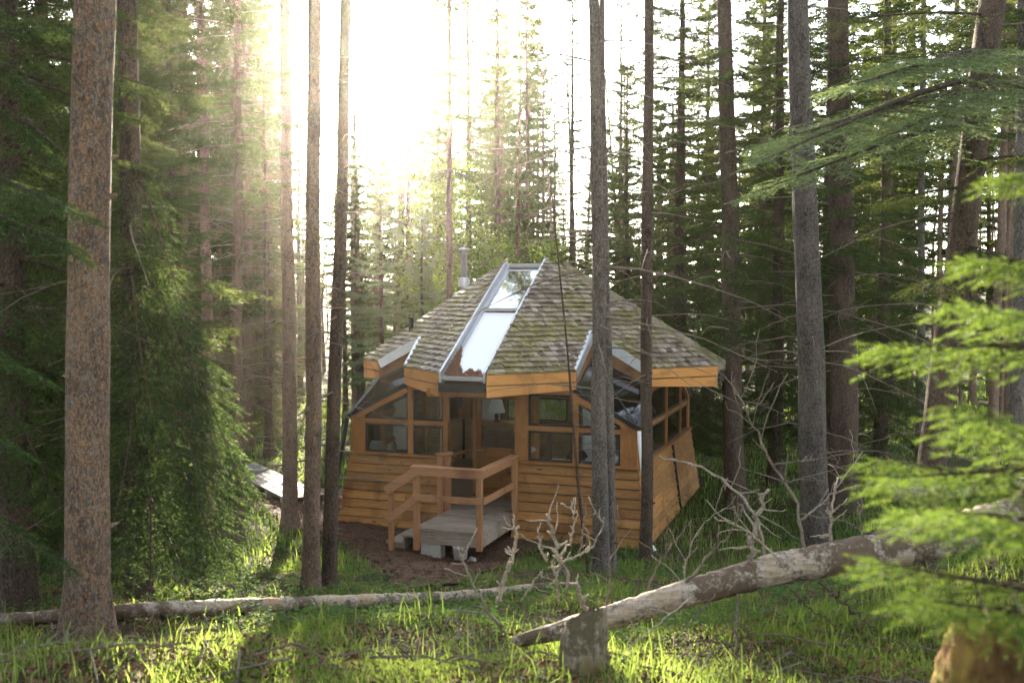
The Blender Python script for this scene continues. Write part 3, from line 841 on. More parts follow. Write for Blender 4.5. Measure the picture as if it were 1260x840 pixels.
# table lamp and chair seen through the door
L = loc2(611, 519, .2)
sb = in_hut("sideboard", "low sideboard under the white table lamp inside the cabin", "sideboard", L[0], .2, .36)
m = MB().box(-.42, .42, -.2, .2, .12, L[2] - .40); m.build("body", M['floor'], sb)
m = MB().box(-.45, .45, -.22, .22, L[2] - .398, L[2] - .36); m.build("top", M['louver'], sb)
m = MB()
for x in (-.38, .38):
    for y in (-.17, .17): m.box(x - .02, x + .02, y - .02, y + .02, 0, .118)
m.build("legs", M['louver'], sb)
tl = in_hut("table_lamp", "white shaded table lamp standing on the sideboard behind the door", "lamp", L[0], .2, L[2] + .002)
m = MB().lathe((0, 0, 0), [(0, 0), (.075, 0), (.07, .02), (.03, .05), (.045, .12), (.02, .20), (.012, .23), (.012, .28)], 16); m.build("base", M['brown'], tl, True)
m = MB().lathe((0, 0, 0), [(.175, .19), (.10, .47), (.098, .47), (.172, .19)], 24); m.build("lamp_shade", M['shade'], tl, True)
C = loc2(613, 548, -.6)
ac = in_hut("armchair", "dark upholstered armchair with rounded back behind the door glass", "armchair", C[0] + .03, -.5, .36)
m = MB().box(-.33, .33, -.05, .5, .12, .45); m.build("seat", M['brown'], ac, False, .05)
m = MB().box(-.30, .30, -.16, -.03, .2, 1.12); m.build("backrest", M['brown'], ac, False, .06)
for s in (-1, 1):
    m = MB().box(s * .40 - .06, s * .40 + .06, -.1, .5, .12, .64); m.build("armrest", M['brown'], ac, False, .04)
for sx in (-1, 1):
    for sy in (-.05, .42):
        m = MB().box(sx * .3 - .025, sx * .3 + .025, sy - .025, sy + .025, 0, .118); m.build("leg", M['floor'], ac)
# desk with lamp and chair in the right window, bed in the corner
dk = in_hut("desk", "plain wooden desk below the right front window", "desk", 1.13, -2.15, .36)
m = MB().box(-.42, .42, -.28, .28, .82, .86); m.build("top", M['floor'], dk)
for sx in (-1, 1):
    for sy in (-1, 1):
        m = MB().box(sx * .38 - .025, sx * .38 + .025, sy * .24 - .025, sy * .24 + .025, 0, .818); m.build("leg", M['floor'], dk)
D = loc2(655, 553, -2.25)
dl = in_hut("desk_lamp", "small white adjustable lamp on the desk in the right window", "lamp", D[0] - .06, -2.25, 1.222)
m = MB().lathe((0, 0, 0), [(0, 0), (.055, 0), (.055, .012), (0, .018)], 14); m.build("base", M['white'], dl)
m = MB().tube([(0, 0, .015), (-.02, 0, .12), (.0, 0, .22), (.05, 0, .23)], .007, 6); m.build("arm", M['white'], dl)
m = MB().lathe((0, 0, 0), [(.014, .035), (.028, .03), (.055, -.05), (.052, -.05), (.02, .02)], 14)
vv = m.v[0]; m.v[0] = np.stack([vv[:, 0] * .8 - vv[:, 2] * .6 + .06, vv[:, 1], vv[:, 2] * .8 + vv[:, 0] * .6 + .21], -1); m.build("lamp_shade", M['white'], dl, True)
oc = in_hut("desk_chair", "black rounded chair back behind the desk in the right window", "chair", 1.28, -1.68, .36)
m = MB().box(-.22, .22, -.2, .2, .42, .48); m.build("seat", M['black'], oc, False, .02)
m = MB().lathe((0, 0, 0), [(0, -.03), (.2, -.03), (.22, 0), (.2, .03), (0, .03)], 22)
vv = m.v[0]; m.v[0] = np.stack([vv[:, 0], vv[:, 2] + .2, vv[:, 1] * 1.3 + .72], -1); m.build("backrest", M['black'], oc, True)
m = MB().tube([(0, 0, .03), (0, 0, .42)], .03, 10); m.build("column", M['black'], oc)
m = MB()
for i in range(5):
    a = i * 1.2566; m.bar((0, 0, .03), (.25 * math.cos(a), .25 * math.sin(a), .02), .035, .03)
m.build("foot_star", M['black'], oc)
bd = in_hut("bed", "low bed with pale linen in the cabin's right front corner", "bed", 1.95, -1.5, .36)
m = MB().box(-.42, .42, -.85, .95, .15, .5); m.build("bed_frame", M['floor'], bd)
m = MB().box(-.41, .41, -.84, .94, .502, .80); m.build("mattress", M['linen'], bd, False, .05)
m = MB().box(-.33, .33, -.82, -.40, .802, .98); m.build("pillow", M['white'], bd, False, .07)

# needle litter lying in the foot of the skylight
def litter():
    rg = np.random.default_rng(5); y0 = -(RR - .394)
    n = 3800
    x = rg.uniform(-.34, .34, n * 6); yy = y0 + rg.uniform(.03, 1.0, n * 6)
    lim = .16 + .05 * np.sin(x * 14) + .62 * np.clip((-x - .02) / .34, 0, 1) ** 1.6 + .04 * np.sin(x * 37)
    kp = (yy - y0) < lim * rg.uniform(.86, 1.04, len(x)); x, yy = x[kp][:n], yy[kp][:n]; n = len(x)
    z = ZA - SH * (.394 + np.abs(yy)) - .108 + rg.uniform(0, .045, n)
    a = rg.uniform(0, 6.28, n); l = rg.uniform(.012, .04, n); w = rg.uniform(.004, .012, n)
    d = np.stack([np.cos(a) * l, np.sin(a) * l, .6 * np.sin(a) * l + rg.normal(0, .006, n)], -1); s = np.stack([-np.sin(a) * w, np.cos(a) * w, .6 * np.cos(a) * w + rg.normal(0, .003, n)], -1)
    p = np.stack([x, yy, z], -1); v = np.stack([p - d - s, p + d - s, p + d + s, p - d + s], 1).reshape(-1, 3)
    o = MB().add(v, np.arange(4 * n).reshape(-1, 4)).build("needle_litter", M['litter'])
    o.location = (CX0, CY0, 0); o.rotation_euler = (0, 0, CPHI)
    tag(o, "brown fallen needles heaped at the foot of the cabin's skylight", "needle litter", kind="stuff")
litter()

# ------------------------------------------------------------------ porch with steps
po = in_hut("porch", "weathered grey wooden porch with brown railings and two steps by the cabin door", "porch", 0, 0, 0)
U0, U1, V0, V1, ZD = -.62, .50, -4.10, -2.64, .40
m = MB(); n = 9; w = (V1 - V0) / n
rp = np.random.default_rng(3)
for i in range(n):
    j = rp.uniform(-.003, .003)
    m.box(U0 - rp.uniform(0, .015), U1 + rp.uniform(0, .012), V0 + i * w, V0 + (i + 1) * w - .007, ZD - .04 + j, ZD + j)
m.build("deck", M['deck'], po, bevel=.004)
m = MB().box(U0 + .01, U1 - .01, V0 + .02, V0 + .06, ZD - .25, ZD - .045); m.box(U0 + .01, U0 + .05, V0 + .062, V1, ZD - .25, ZD - .045); m.box(U1 - .05, U1 - .01, V0 + .062, V1, ZD - .25, ZD - .045)
m.build("rim_joist", M['deck'], po, bevel=.004)
M['rail_y'] = mat_wood('rail_wood_deep', (0.36, 0.165, 0.073), (0.48, 0.24, 0.115), 'y', var=0.15)
def post(u, v, z0, z1, w=.088):
    MB().box(u - w / 2, u + w / 2, v - w / 2, v + w / 2, z0, z1).build("post", M['railpost'], po, bevel=.004)
post(U1 - .035, V0 - .022, .12, 1.325); post(U0 + .03, V0 - .022, .05, 1.325); post(U1 + .05, V1 - .08, .05, 1.325)
post(U0 - .10, V1 - .25, .05, 1.33); post(U0 - .01, V1 - .12, .05, 1.33)
MB().box(U0 - .05, U1 + .06, V0 - .10, V0 + .04, 1.342, 1.38).build("handrail", M['rail'], po, bevel=.004)
MB().box(U0 - .02, U1 + .03, V0 - .094, V0 - .069, 1.235, 1.340).build("rail_board", M['rail'], po, bevel=.003)
MB().box(U1 - .06, U1 + .08, V0 + .042, V1 + .02, 1.342, 1.38).build("handrail", M['rail_y'], po, bevel=.004)
MB().box(U1 + .035, U1 + .06, V0 - .066, V1 + .02, 1.235, 1.340).build("rail_board", M['rail_y'], po, bevel=.003) if False else MB().box(U1 + .012, U1 + .032, V0 - .066, V1 - .15, 1.235, 1.340).build("rail_board", M['rail_y'], po, bevel=.003)
MB().box(U0 - .02, U1 + .03, V0 - .094, V0 - .069, .84, .945).build("rail_board", M['rail'], po, bevel=.003)
MB().box(U1 + .032, U1 + .057, V0 - .066, V1 - .02, .84, .945).build("rail_board", M['rail_y'], po, bevel=.003)
MB().bar((U0 - .13, V1 - .28, 1.36), (U0 - .0, V1 - .02, 1.36), .13, .035).build("handrail", M['rail_y'], po, bevel=.004)
MB().bar((U0 - .15, V1 - .24, 1.285), (U0 - .02, V1 - .02, 1.285), .025, .10).build("rail_board", M['rail_y'], po)
# stair at the left end of the deck
post(-1.03, V0 - .02, .0, .98, .075)
MB().bar((U0 + .02, V0 - .075, 1.28), (-1.10, V0 - .075, .94), .025, .13).build("stair_rail", M['rail'], po, bevel=.003)
MB().bar((U0 + .02, V0 - .03, 1.355), (-1.12, V0 - .03, 1.005), .11, .032).build("stair_handrail", M['rail'], po, bevel=.003)
MB().bar((U0 + .02, V0 - .075, .86), (-1.10, V0 - .075, .47), .025, .12).build("stair_rail", M['rail'], po, bevel=.003)
MB().box(-.90, U0 - .01, V0 + .06, V1 - .30, .215, .255).build("step", M['deck'], po, bevel=.004)
MB().box(-1.17, -.88, V0 + .06, V1 - .30, .085, .125).build("step", M['deck'], po, bevel=.004)
m = MB().box(-.885, -.855, V0 + .08, V1 - .32, -.02, .213); m.box(-1.14, -.886, V0 + .10, V0 + .14, -.02, .083); m.box(-1.14, -.886, V1 - .38, V1 - .34, -.02, .083)
m.build("stringer", M['deck'], po)
cb = in_hut("concrete_block", "rough concrete block under the porch's left front corner", "concrete block", -.38, V0 + .13, 0)
m = MB().box(-.17, .17, -.10, .10, -.08, .145); o = m.build("block", M['concrete'], cb, bevel=.012)
bk = in_hut("bucket", "white pail standing under the porch's front edge", "bucket", .10, V0 + .10, 0)
m = MB().lathe((0, 0, 0), [(0, -.06), (.10, -.06), (.122, .125), (.128, .125), (.128, .14), (.115, .14), (.095, .0), (0, .0)], 22); m.build("body", M['white'], bk, True)
m = MB().tube([(-.125, 0, .12), (-.1, -.11, .05), (0, -.145, .02), (.1, -.11, .05), (.125, 0, .12)], .004, 5); m.build("handle", M['steel'], bk)

def rock(name, label, cat, p, size, seed, mat, subd=3, squash=(1, 1, .7), amp=.3):
    import bmesh
    bm = bmesh.new(); bmesh.ops.create_icosphere(bm, subdivisions=subd, radius=1)
    rg = np.random.default_rng(seed); ph = rg.uniform(0, 6, (6, 3)); fr = rg.uniform(1.2, 4.5, (6, 3))
    for v in bm.verts:
        c = np.array(v.co); d = sum(math.sin(np.dot(f, c) + h.sum()) for f, h in zip(fr, ph)) / 6 + .22 * math.sin(c[0] * 11 + ph[0][0]) * math.sin(c[1] * 9 + c[2] * 7 + ph[1][1]) + .12 * math.sin(c[2] * 23 + c[0] * 17) * math.sin(c[1] * 21 + 2)
        c = c * (1 + amp * d) * np.array(squash) * size; v.co = c
    me = bpy.data.meshes.new(name); bm.to_mesh(me); bm.free(); me.materials.append(mat)
    me.polygons.foreach_set("use_smooth", np.ones(len(me.polygons), bool))
    o = bpy.data.objects.new(name, me); COL.objects.link(o); o.location = tuple(float(c) for c in p)
    return tag(o, label, cat)
p = on_ground(581, 692); rock("rock", "small white stone on the mulch right of the porch pail", "stone", (p[0], p[1], p[2] + .03), .085, 3, M['stone'])

# boardwalk behind the left trunks
p0 = at(303, 612, 22); p1 = at(372, 637, 19)
bw = thing("boardwalk", "grey plank boardwalk crossing the grass behind the left trunks", "boardwalk", ((p0[0] + p1[0]) / 2, (p0[1] + p1[1]) / 2, 0))
d = np.array([p1[0] - p0[0], p1[1] - p0[1], 0]); Ld = np.linalg.norm(d); d /= Ld; bw.rotation_euler = (0, 0, math.atan2(d[1], d[0]))
m = MB()
for i in range(4): m.box(-Ld / 2 - .5, Ld / 2 + .2, -.40 + i * .2, -.40 + i * .2 + .19, .16, .20)
m.build("planks", M['board_grey'], bw, bevel=.004)
m = MB()
for i in range(5):
    x = -Ld / 2 + i * Ld / 4; m.box(x - .05, x + .05, -.42, .42, -.05, .158)
m.build("bearers", M['deck'], bw)
# ------------------------------------------------------------------ vegetation tools
def needles(mb, b, d, L, per, nl, nw, rg, ang=(0.6, 1.15), flat=0.0):
    """thin leaf-sized triangles round many twigs: b base, d direction, L length, all (n, ...)"""
    n = len(b)
    if n == 0: return
    b = np.repeat(b, per, 0); d = np.repeat(nrm(d), per, 0); L = np.repeat(L, per)
    N = n * per
    f = rg.random(N) ** 0.85
    p = b + d * (L * f)[:, None]
    ref = np.where(np.abs(d[:, 2:3]) > .9, np.array([[1., 0, 0]]), np.array([[0, 0, 1.]]))
    s = nrm(np.cross(d, ref)); u = np.cross(s, d)
    th = rg.uniform(0, 2 * math.pi, N)
    rad = np.cos(th)[:, None] * s + (np.sin(th) * (1 - flat))[:, None] * u
    a = rg.uniform(ang[0], ang[1], N) * (1 - .5 * f)
    e = nrm(d * np.cos(a)[:, None] + rad * np.sin(a)[:, None])
    w = nrm(np.cross(e, rg.normal(size=(N, 3))))
    ln = nl * rg.uniform(.7, 1.25, N)
    v = np.stack([p - w * nw * .5, p + w * nw * .5, p + e * ln[:, None]], 1)
    mb.add(v.reshape(-1, 3), None, np.arange(3 * N).reshape(-1, 3))

def bough(wood, tw, p0, hdir, L, rg, n1=16, k2=4, rise=0.05, droop=0.45, tip=0.25, r0=None, wide=.42, start=.12, hang=.22):
    """one conifer bough; appends twig arrays to tw and its wood to `wood`"""
    h = np.array([hdir[0], hdir[1], 0.0]); h /= np.linalg.norm(h)
    sd = np.array([-h[1], h[0], 0.0])
    r0 = r0 or (.006 + .007 * L)
    bend = rg.normal(0, .08)
    def pos(t):
        t = np.asarray(t, float)[..., None]
        return p0 + h * (L * t * (1 - .06 * t)) + sd * (bend * L * t * t) + np.array([0, 0, 1.0]) * (L * (rise * t - droop * t ** 1.7 + tip * t ** 3.2))
    ts = np.linspace(0, 1, 7)
    if wood is not None: wood.tube(pos(ts), r0 * (1 - .85 * ts), 4, False)
    t = np.linspace(start, .98, n1) + rg.uniform(-.02, .02, n1)
    P = pos(t); T = nrm(pos(t + .02) - pos(t - .02))
    D1, L1, P1 = [], [], []
    for sg in (-1, 1):
        a = rg.uniform(.75, 1.15, n1)
        S_ = nrm(np.cross(T, np.array([0, 0, 1.0]))) * sg
        dd = T * np.cos(a)[:, None] + S_ * np.sin(a)[:, None] + np.array([0, 0, -1.0]) * (hang * rg.uniform(.4, 1.6, n1))[:, None]
        D1.append(nrm(dd)); P1.append(P)
        L1.append((wide * L * (1 - t) ** .75 * np.minimum(1, (t / .3)) ** .6 + .05 + .02 * L) * rg.uniform(.65, 1.2, n1))
    P1 = np.concatenate(P1); D1 = np.concatenate(D1); L1 = np.concatenate(L1)
    tw[0].append(P1); tw[1].append(D1); tw[2].append(L1)
    # second order
    for i in range(k2):
        f = (i + .6) / k2
        for sg in (-1, 1):
            S_ = nrm(np.cross(D1, np.array([0, 0, 1.0]))) * sg
            a = rg.uniform(.6, 1.1, len(P1))
            dd = D1 * np.cos(a)[:, None] + S_ * np.sin(a)[:, None] + np.array([0, 0, -1.0]) * (hang * .8 * rg.uniform(.2, 1.8, len(P1)))[:, None]
            tw[0].append(P1 + D1 * (L1 * f)[:, None] + np.array([0, 0, -.02]) * (f * f)); tw[1].append(nrm(dd)); tw[2].append(np.maximum(.05, L1 * .42 * (1 - .55 * f) * rg.uniform(.6, 1.2, len(P1))))
    # leader
    tt_ = np.linspace(.35, .97, 5); tw[0].append(pos(tt_)); tw[1].append(nrm(pos(tt_ + .03) - pos(tt_))); tw[2].append(np.full(5, .13 * L))

def twcat(tw): return np.concatenate(tw[0]), np.concatenate(tw[1]), np.concatenate(tw[2])

def conifer_mesh(seed, H, zb, Lmax, step=.33, per_whorl=5, n1=14, k2=3, per=5, nl=.05, nw=.016, keep=1.0, shape=.8, droop=.45, dens_top=1.0):
    """crown of a spruce: (foliage builder, branch wood builder) with the trunk foot at the origin"""
    rg = np.random.default_rng(seed); wood = MB(); tw = ([], [], [])
    z = zb
    while z < H - .25:
        f = (z - zb) / (H - zb)
        R = Lmax * (1 - f) ** shape * (0.55 + .45 * min(1, f / .12)) + .12
        nb = max(3, int(per_whorl * (1 if f < .7 else .8)))
        a0 = rg.uniform(0, 6.28)
        for i in range(nb):
            if rg.random() > keep: continue
            a = a0 + i * 6.283 / nb + rg.normal(0, .25)
            L = R * rg.uniform(.6, 1.15)
            bough(wood, tw, np.array([0, 0, z + rg.uniform(-.12, .12)]), (math.cos(a), math.sin(a)), L, rg,
                  n1=max(5, int(n1 * min(1, .35 + L / 2.2))), k2=k2, rise=.15 * f * 3 - .05, droop=droop * (1 - f) + .05, tip=.22)
        z += step * rg.uniform(.75, 1.25)
    tw[0].append(np.array([[0, 0, H - .5]])); tw[1].append(np.array([[0, 0, 1.]])); tw[2].append(np.array([.5]))
    fol = MB(); b, d, L = twcat(tw)
    needles(fol, b, d, L, per, nl, nw, rg)
    long = L > .28
    needles(fol, b[long], d[long], L[long], per * 2, nl, nw, rg)
    return fol, wood

def trunk_mb(r0, H, rg, lean=(0, 0), sides=14, flare=1.45, top=.25, wob=.012, rough=.06, step=.35, rbase=0.0):
    z = np.concatenate([[-.25, 0, .06, .14, .25, .4], np.arange(.65, H, step), [H]])
    f = np.clip(z / H, 0, 1)
    r = r0 * (1 - f * (1 - top)) * (1 + (flare - 1) * np.exp(-np.maximum(z, 0) / (.9 * r0 + .06)))
    ph = rg.uniform(0, 6, 4)
    x = lean[0] * z + wob * np.sin(z * .9 + ph[0]) * np.minimum(1, z) + wob * .6 * np.sin(z * 2.1 + ph[1]) * np.minimum(1, z)
    y = lean[1] * z + wob * np.sin(z * .8 + ph[2]) * np.minimum(1, z)
    # gentle bow
    ctr = np.stack([x, y, z], -1)
    m = MB().tube(ctr, r, sides, True, rg, rough)
    V = m.v[0]; nn = sides * len(z)
    a = np.tile(np.arange(sides) * 2 * math.pi / sides, len(z)); zz = np.repeat(z, sides); cc = np.repeat(ctr, sides, 0)
    k = 1 + .26 * np.exp(-np.maximum(zz, 0) / (1.1 * r0 + .05)) * np.maximum(0, np.sin(4 * a + ph[0])) + .035 * np.sin(3 * a + zz * 1.7 + ph[1]) + .025 * np.sin(5 * a - zz * 2.3 + ph[2])
    V[:nn] = cc + (V[:nn] - cc) * k[:, None]
    for _ in range(int(H * 1.6)):                      # knots and broken stubs
        zk = rg.uniform(.5, H * .8); f = zk / H; rk = r0 * (1 - f * (1 - top)); ak = rg.uniform(0, 6.28)
        c0 = np.array([np.interp(zk, z, x), np.interp(zk, z, y), zk]); dk = np.array([math.cos(ak), math.sin(ak), rg.uniform(-.1, .3)])
        l = rk * 1.0 + rg.uniform(.01, .07); s_ = min(.016, rk * .16) * rg.uniform(.6, 1.3)
        m.tube([c0 + dk * rk * .6, c0 + dk * (rk * 1.02), c0 + dk * l], [s_ * 1.7, s_ * 1.3, s_ * .6], 6)
    return m

def dead_twigs(m, rg, n, z0, z1, r_at, Lr=(.3, 1.1), lean=(0, 0), sub=2, th=.006, arc=None, droop=.25):
    """bare dead branches round a trunk"""
    for i in range(n):
        z = rg.uniform(z0, z1); a = rg.uniform(0, 6.283) if arc is None else rg.uniform(*arc)
        L = rg.uniform(*Lr); d = np.array([math.cos(a), math.sin(a), 0])
        p0 = np.array([lean[0] * z, lean[1] * z, z]) + d * r_at * .8
        t = np.linspace(0, 1, 6)[:, None]
        sdv = np.array([-d[1], d[0], 0]) * rg.normal(0, .15)
        pts = p0 + d * L * t + sdv * L * t ** 2 + np.array([0, 0, 1]) * (rg.uniform(-.15, .25) * L * t - droop * L * t ** 2 + rg.normal(0, .012, (6, 1)))
        m.tube(pts, th * (1.15 - t[:, 0]) * (L / .8) ** .5 + .0012, 4, False)
        for s in range(rg.integers(0, sub + 1)):
            f = rg.uniform(.3, .85); q = pts[int(f * 5)]
            dd = nrm(d + np.array([-d[1], d[0], 0]) * rg.choice([-1, 1]) * rg.uniform(.5, 1.2) + np.array([0, 0, rg.normal(-.1, .35)]))
            l2 = L * rg.uniform(.2, .45)
            m.tube([q, q + dd * l2 * .5 + (0, 0, rg.normal(0, .02)), q + dd * l2], [th * .5, th * .35, .001], 3, False)

def tree_root(name, label, px, Y, group=None, cat="tree", rz=0.0, base=None):
    p = at(px, 500, Y) if base is None else np.array(base)
    return thing(name, label, cat, (p[0], p[1], gz(p[0], p[1]) - .03), rz, group)

# ------------------------------------------------------------------ crowns shared by the spruces of the middle distance
PROTO = {}
def proto(key, mat, **kw):
    f, w = conifer_mesh(**kw)
    fm = f.mesh("crown"); fm.materials.append(mat); fm.polygons.foreach_set("use_smooth", np.zeros(len(fm.polygons), bool))
    wm = w.mesh("branches"); wm.materials.append(M['bark_dark'])
    PROTO[key] = (fm, wm, kw['H'])
proto('a', M['needle'], seed=1, H=15, zb=.9, Lmax=2.5, n1=15, k2=3, per=5, nl=.055, nw=.017)
proto('b', M['needle'], seed=2, H=18, zb=1.6, Lmax=2.3, n1=14, k2=3, per=5, nl=.055, nw=.017, keep=.85, droop=.6)
proto('c', M['needle'], seed=3, H=12, zb=.5, Lmax=2.0, n1=14, k2=3, per=5, nl=.055, nw=.017)
proto('s', M['needle'], seed=4, H=19, zb=7.5, Lmax=1.5, n1=9, k2=2, per=5, nl=.07, nw=.022, keep=.7, droop=.3)     # thin high crown
proto('t', M['needle'], seed=5, H=20, zb=4.0, Lmax=1.7, n1=10, k2=2, per=5, nl=.07, nw=.024, keep=.6, droop=.5, step=.42)
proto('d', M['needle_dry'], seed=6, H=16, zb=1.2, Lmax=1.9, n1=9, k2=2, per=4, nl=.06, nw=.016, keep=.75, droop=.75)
proto('p', M['needle_sunlit'], seed=8, H=9, zb=.5, Lmax=1.9, n1=11, k2=3, per=5, nl=.06, nw=.02, keep=.9, droop=.5)

def conifer(px, Y, key, r, label, bark='bark_dark', group=None, s=1.0, rz=None, twigs=10, name="spruce_tree", lean=(0, 0), zt=(1, 6), tr_rg=None):
    rg = np.random.default_rng(int(px * 7 + Y * 131) % 99991)
    root = tree_root(name, label, px, Y, group)
    fm, wm, H = PROTO[key]
    H *= s
    trunk_mb(r, H * .98, rg, lean, sides=12, top=.12).build("trunk", M[bark], root, True)
    a = rg.uniform(0, 6.28) if rz is None else rz
    for nm, me in (("crown", fm), ("branches", wm)):
        o = bpy.data.objects.new(nm, me); COL.objects.link(o); o.parent = root; o["kind"] = "stuff"
        o.rotation_euler = (0, 0, a); o.scale = (s, s, s)
        if lean != (0, 0):
            o.matrix_local = Matrix(((1, 0, lean[0], 0), (0, 1, lean[1], 0), (0, 0, 1, 0), (0, 0, 0, 1))) @ Matrix.Rotation(a, 4, 'Z') @ Matrix.Scale(s, 4)
    if twigs:
        m = MB(); dead_twigs(m, rg, twigs, zt[0], zt[1], r * .9, (.4, 1.3), lean); tag(m.build("dead_branches", M['twig'], root), kind="stuff")
    return root

def pole(px, Y, r, H, label, bark='bark_pine', lean=(0, 0), twigs=25, zt=(1.2, 9), Lr=(.25, 1.0), group=None, crown=None, cs=1.0, name="pine_tree", sides=14, base=None, twmat='twig', flare=1.4, rough=.06, top=.35, th=.006):
    """a bare-stemmed conifer: trunk, dead branches, its green crown only high up"""
    rg = np.random.default_rng(int(px * 13 + Y * 101) % 99991)
    root = tree_root(name, label, px, Y, group, base=base)
    trunk_mb(r, H, rg, lean, sides=sides, top=top, flare=flare, rough=rough).build("trunk", M[bark], root, True)
    if twigs:
        m = MB(); dead_twigs(m, rg, twigs, zt[0], zt[1], r * .85, Lr, lean, th=th); tag(m.build("dead_branches", M[twmat], root), kind="stuff")
    if crown:
        fm, wm, Hc = PROTO[crown]
        for nm, me in (("crown", fm), ("branches", wm)):
            o = bpy.data.objects.new(nm, me); COL.objects.link(o); o.parent = root; o["kind"] = "stuff"
            a = rg.uniform(0, 6.28)
            o.matrix_local = Matrix(((1, 0, lean[0], 0), (0, 1, lean[1], 0), (0, 0, 1, H - Hc * cs), (0, 0, 0, 1))) @ Matrix.Rotation(a, 4, 'Z') @ Matrix.Scale(cs, 4)
    return root

def lean_for(px0, y0, px1, y1, Y):
    """sideways lean per metre of height of a stem seen from (px0,y0) to (px1,y1) at distance Y"""
    a, b = at(px0, y0, Y), at(px1, y1, Y)
    return ((b[0] - a[0]) / (b[2] - a[2]), 0)

# ------------------------------------------------------------------ the trees one can tell apart
# left front
pole(100, 5.5, .118, 13, "thick orange-brown pine trunk at the left front, behind which the dark boughs hang", lean=lean_for(100, 830, 112, 0, 5.5), twigs=0, sides=36, rough=.035, top=.55)
conifer(18, 7.4, 'b', .115, "dark spruce standing at the left edge of the picture", s=.8, twigs=20, zt=(.6, 4.5))
conifer(-75, 8.6, 'a', .12, "broad dark spruce half cut off by the left edge", s=.95, twigs=0)
conifer(60, 11.5, 'a', .13, "dark spruce behind the thick orange-brown trunk on the left", s=.9, twigs=6)
# trunks between the drooping boughs and the hut
pole(259, 17, .105, 15, "slim brown trunk farthest left of the hazy pines behind the drooping spruce", lean=lean_for(259, 600, 250, 200, 17), twigs=45, Lr=(.5, 1.8), crown='s', cs=.8)
pole(291, 16.2, .095, 14, "slender hazy trunk between the slim brown pine and the boardwalk end", lean=(.01, 0), twigs=50, Lr=(.5, 1.7), crown='s', cs=.7)
pole(356, 17.0, .135, 15, "reddish brown trunk rising beside the end of the grey boardwalk", twigs=40, Lr=(.4, 1.6), flare=1.6)
pole(380, 10.2, .089, 13, "straight grey-brown trunk, middle one of three in front of the hut's left wall", 'bark_pine', lean=lean_for(379, 720, 383, 200, 10.2), twigs=34, Lr=(.25, 1.0))
pole(403, 10.6, .080, 13, "slightly slanting brown trunk nearest the hut's left wall", 'bark_dark', lean=lean_for(403, 715, 418, 200, 10.6), twigs=40, Lr=(.3, 1.5), zt=(1, 6))
pole(232, 23, .085, 14, "thin distant trunk left of the slim brown pine in the haze", twigs=20, Lr=(.4, 1.2), crown='s', cs=.6)
# in front of the hut
H1 = at(741, 680, 12.3)
pole(741, 12.3, .105, 13, "grey twin-stemmed trunk in front of the right half of the hut, its straighter stem", 'bark_grey', lean=lean_for(741, 670, 733, 0, 12.3), twigs=30, zt=(2, 7.5), Lr=(.5, 2.2), top=.3, th=.007)
pole(751, 12.6, .090, 8.2, "scaly leaning stem growing against the grey trunk before the hut", 'bark_grey', lean=lean_for(751, 670, 746, 300, 12.6), twigs=12, zt=(1.5, 5), Lr=(.3, 1.1), top=.3)
pole(725, 12.0, .021, 5.2, "thin dead sapling leaning beside the grey twin-stemmed trunk", 'bark_dark', lean=lean_for(728, 640, 695, 300, 12.0), twigs=16, zt=(.8, 4.5), Lr=(.2, .8), top=.25, th=.004, flare=1.2)
pole(796, 14.0, .088, 14, "slim dark trunk rising in front of the hut's right corner", 'bark_dark', lean=lean_for(796, 670, 799, 0, 14), twigs=26, zt=(2, 9), Lr=(.4, 1.5), top=.5)
# right of the hut
pole(907, 18.5, .20, 17, "dark straight trunk just right of the hut, needles on both sides", 'bark_dark', lean=lean_for(907, 620, 893, 0, 18.5), twigs=40, zt=(2, 10), Lr=(.6, 2.0), crown='t', cs=.85, name="spruce_tree")
pole(1009, 14.0, .205, 17, "thick grey scaly trunk behind the raised fallen log", 'bark_grey', lean=lean_for(1009, 665, 986, 0, 14), twigs=26, zt=(.8, 8), Lr=(.4, 1.5), sides=28, rough=.04)
pole(1042, 18.0, .26, 18, "thick dark trunk right behind the grey scaly one", 'bark_dark', lean=lean_for(1044, 600, 1036, 0, 18), twigs=40, zt=(1, 9), Lr=(.6, 2.2), crown='t', cs=.9, name="spruce_tree")
LM = lean_for(1150, 465, 1213, 0, 9.5)
pole(1128, 9.5, .135, 10, "dark trunk leaning to the right near the right edge", 'bark_dark', lean=LM, twigs=26, zt=(1.5, 7), Lr=(.4, 1.6), top=.75, sides=22)
conifer(835, 22.5, 'a', .16, "full dark spruce whose boughs reach behind the hut's right end", s=.95, twigs=20)
conifer(955, 21, 'b', .16, "dark drooping spruce between the two straight trunks right of the hut", s=.85, twigs=20)
conifer(868, 27, 'c', .15, "short dense spruce in the gap right of the hut's roof", s=1.0, twigs=0)
conifer(1085, 20.5, 'b', .16, "spruce behind the leaning trunk, its dark boughs hanging low", s=.85, twigs=20)
conifer(1015, 26, 'a', .17, "dense dark spruce filling the view behind the thick grey trunk", s=1.05, twigs=0)
conifer(770, 31, 'c', .14, "dark green spruce rising just over the right slope of the roof", s=.95, twigs=0)
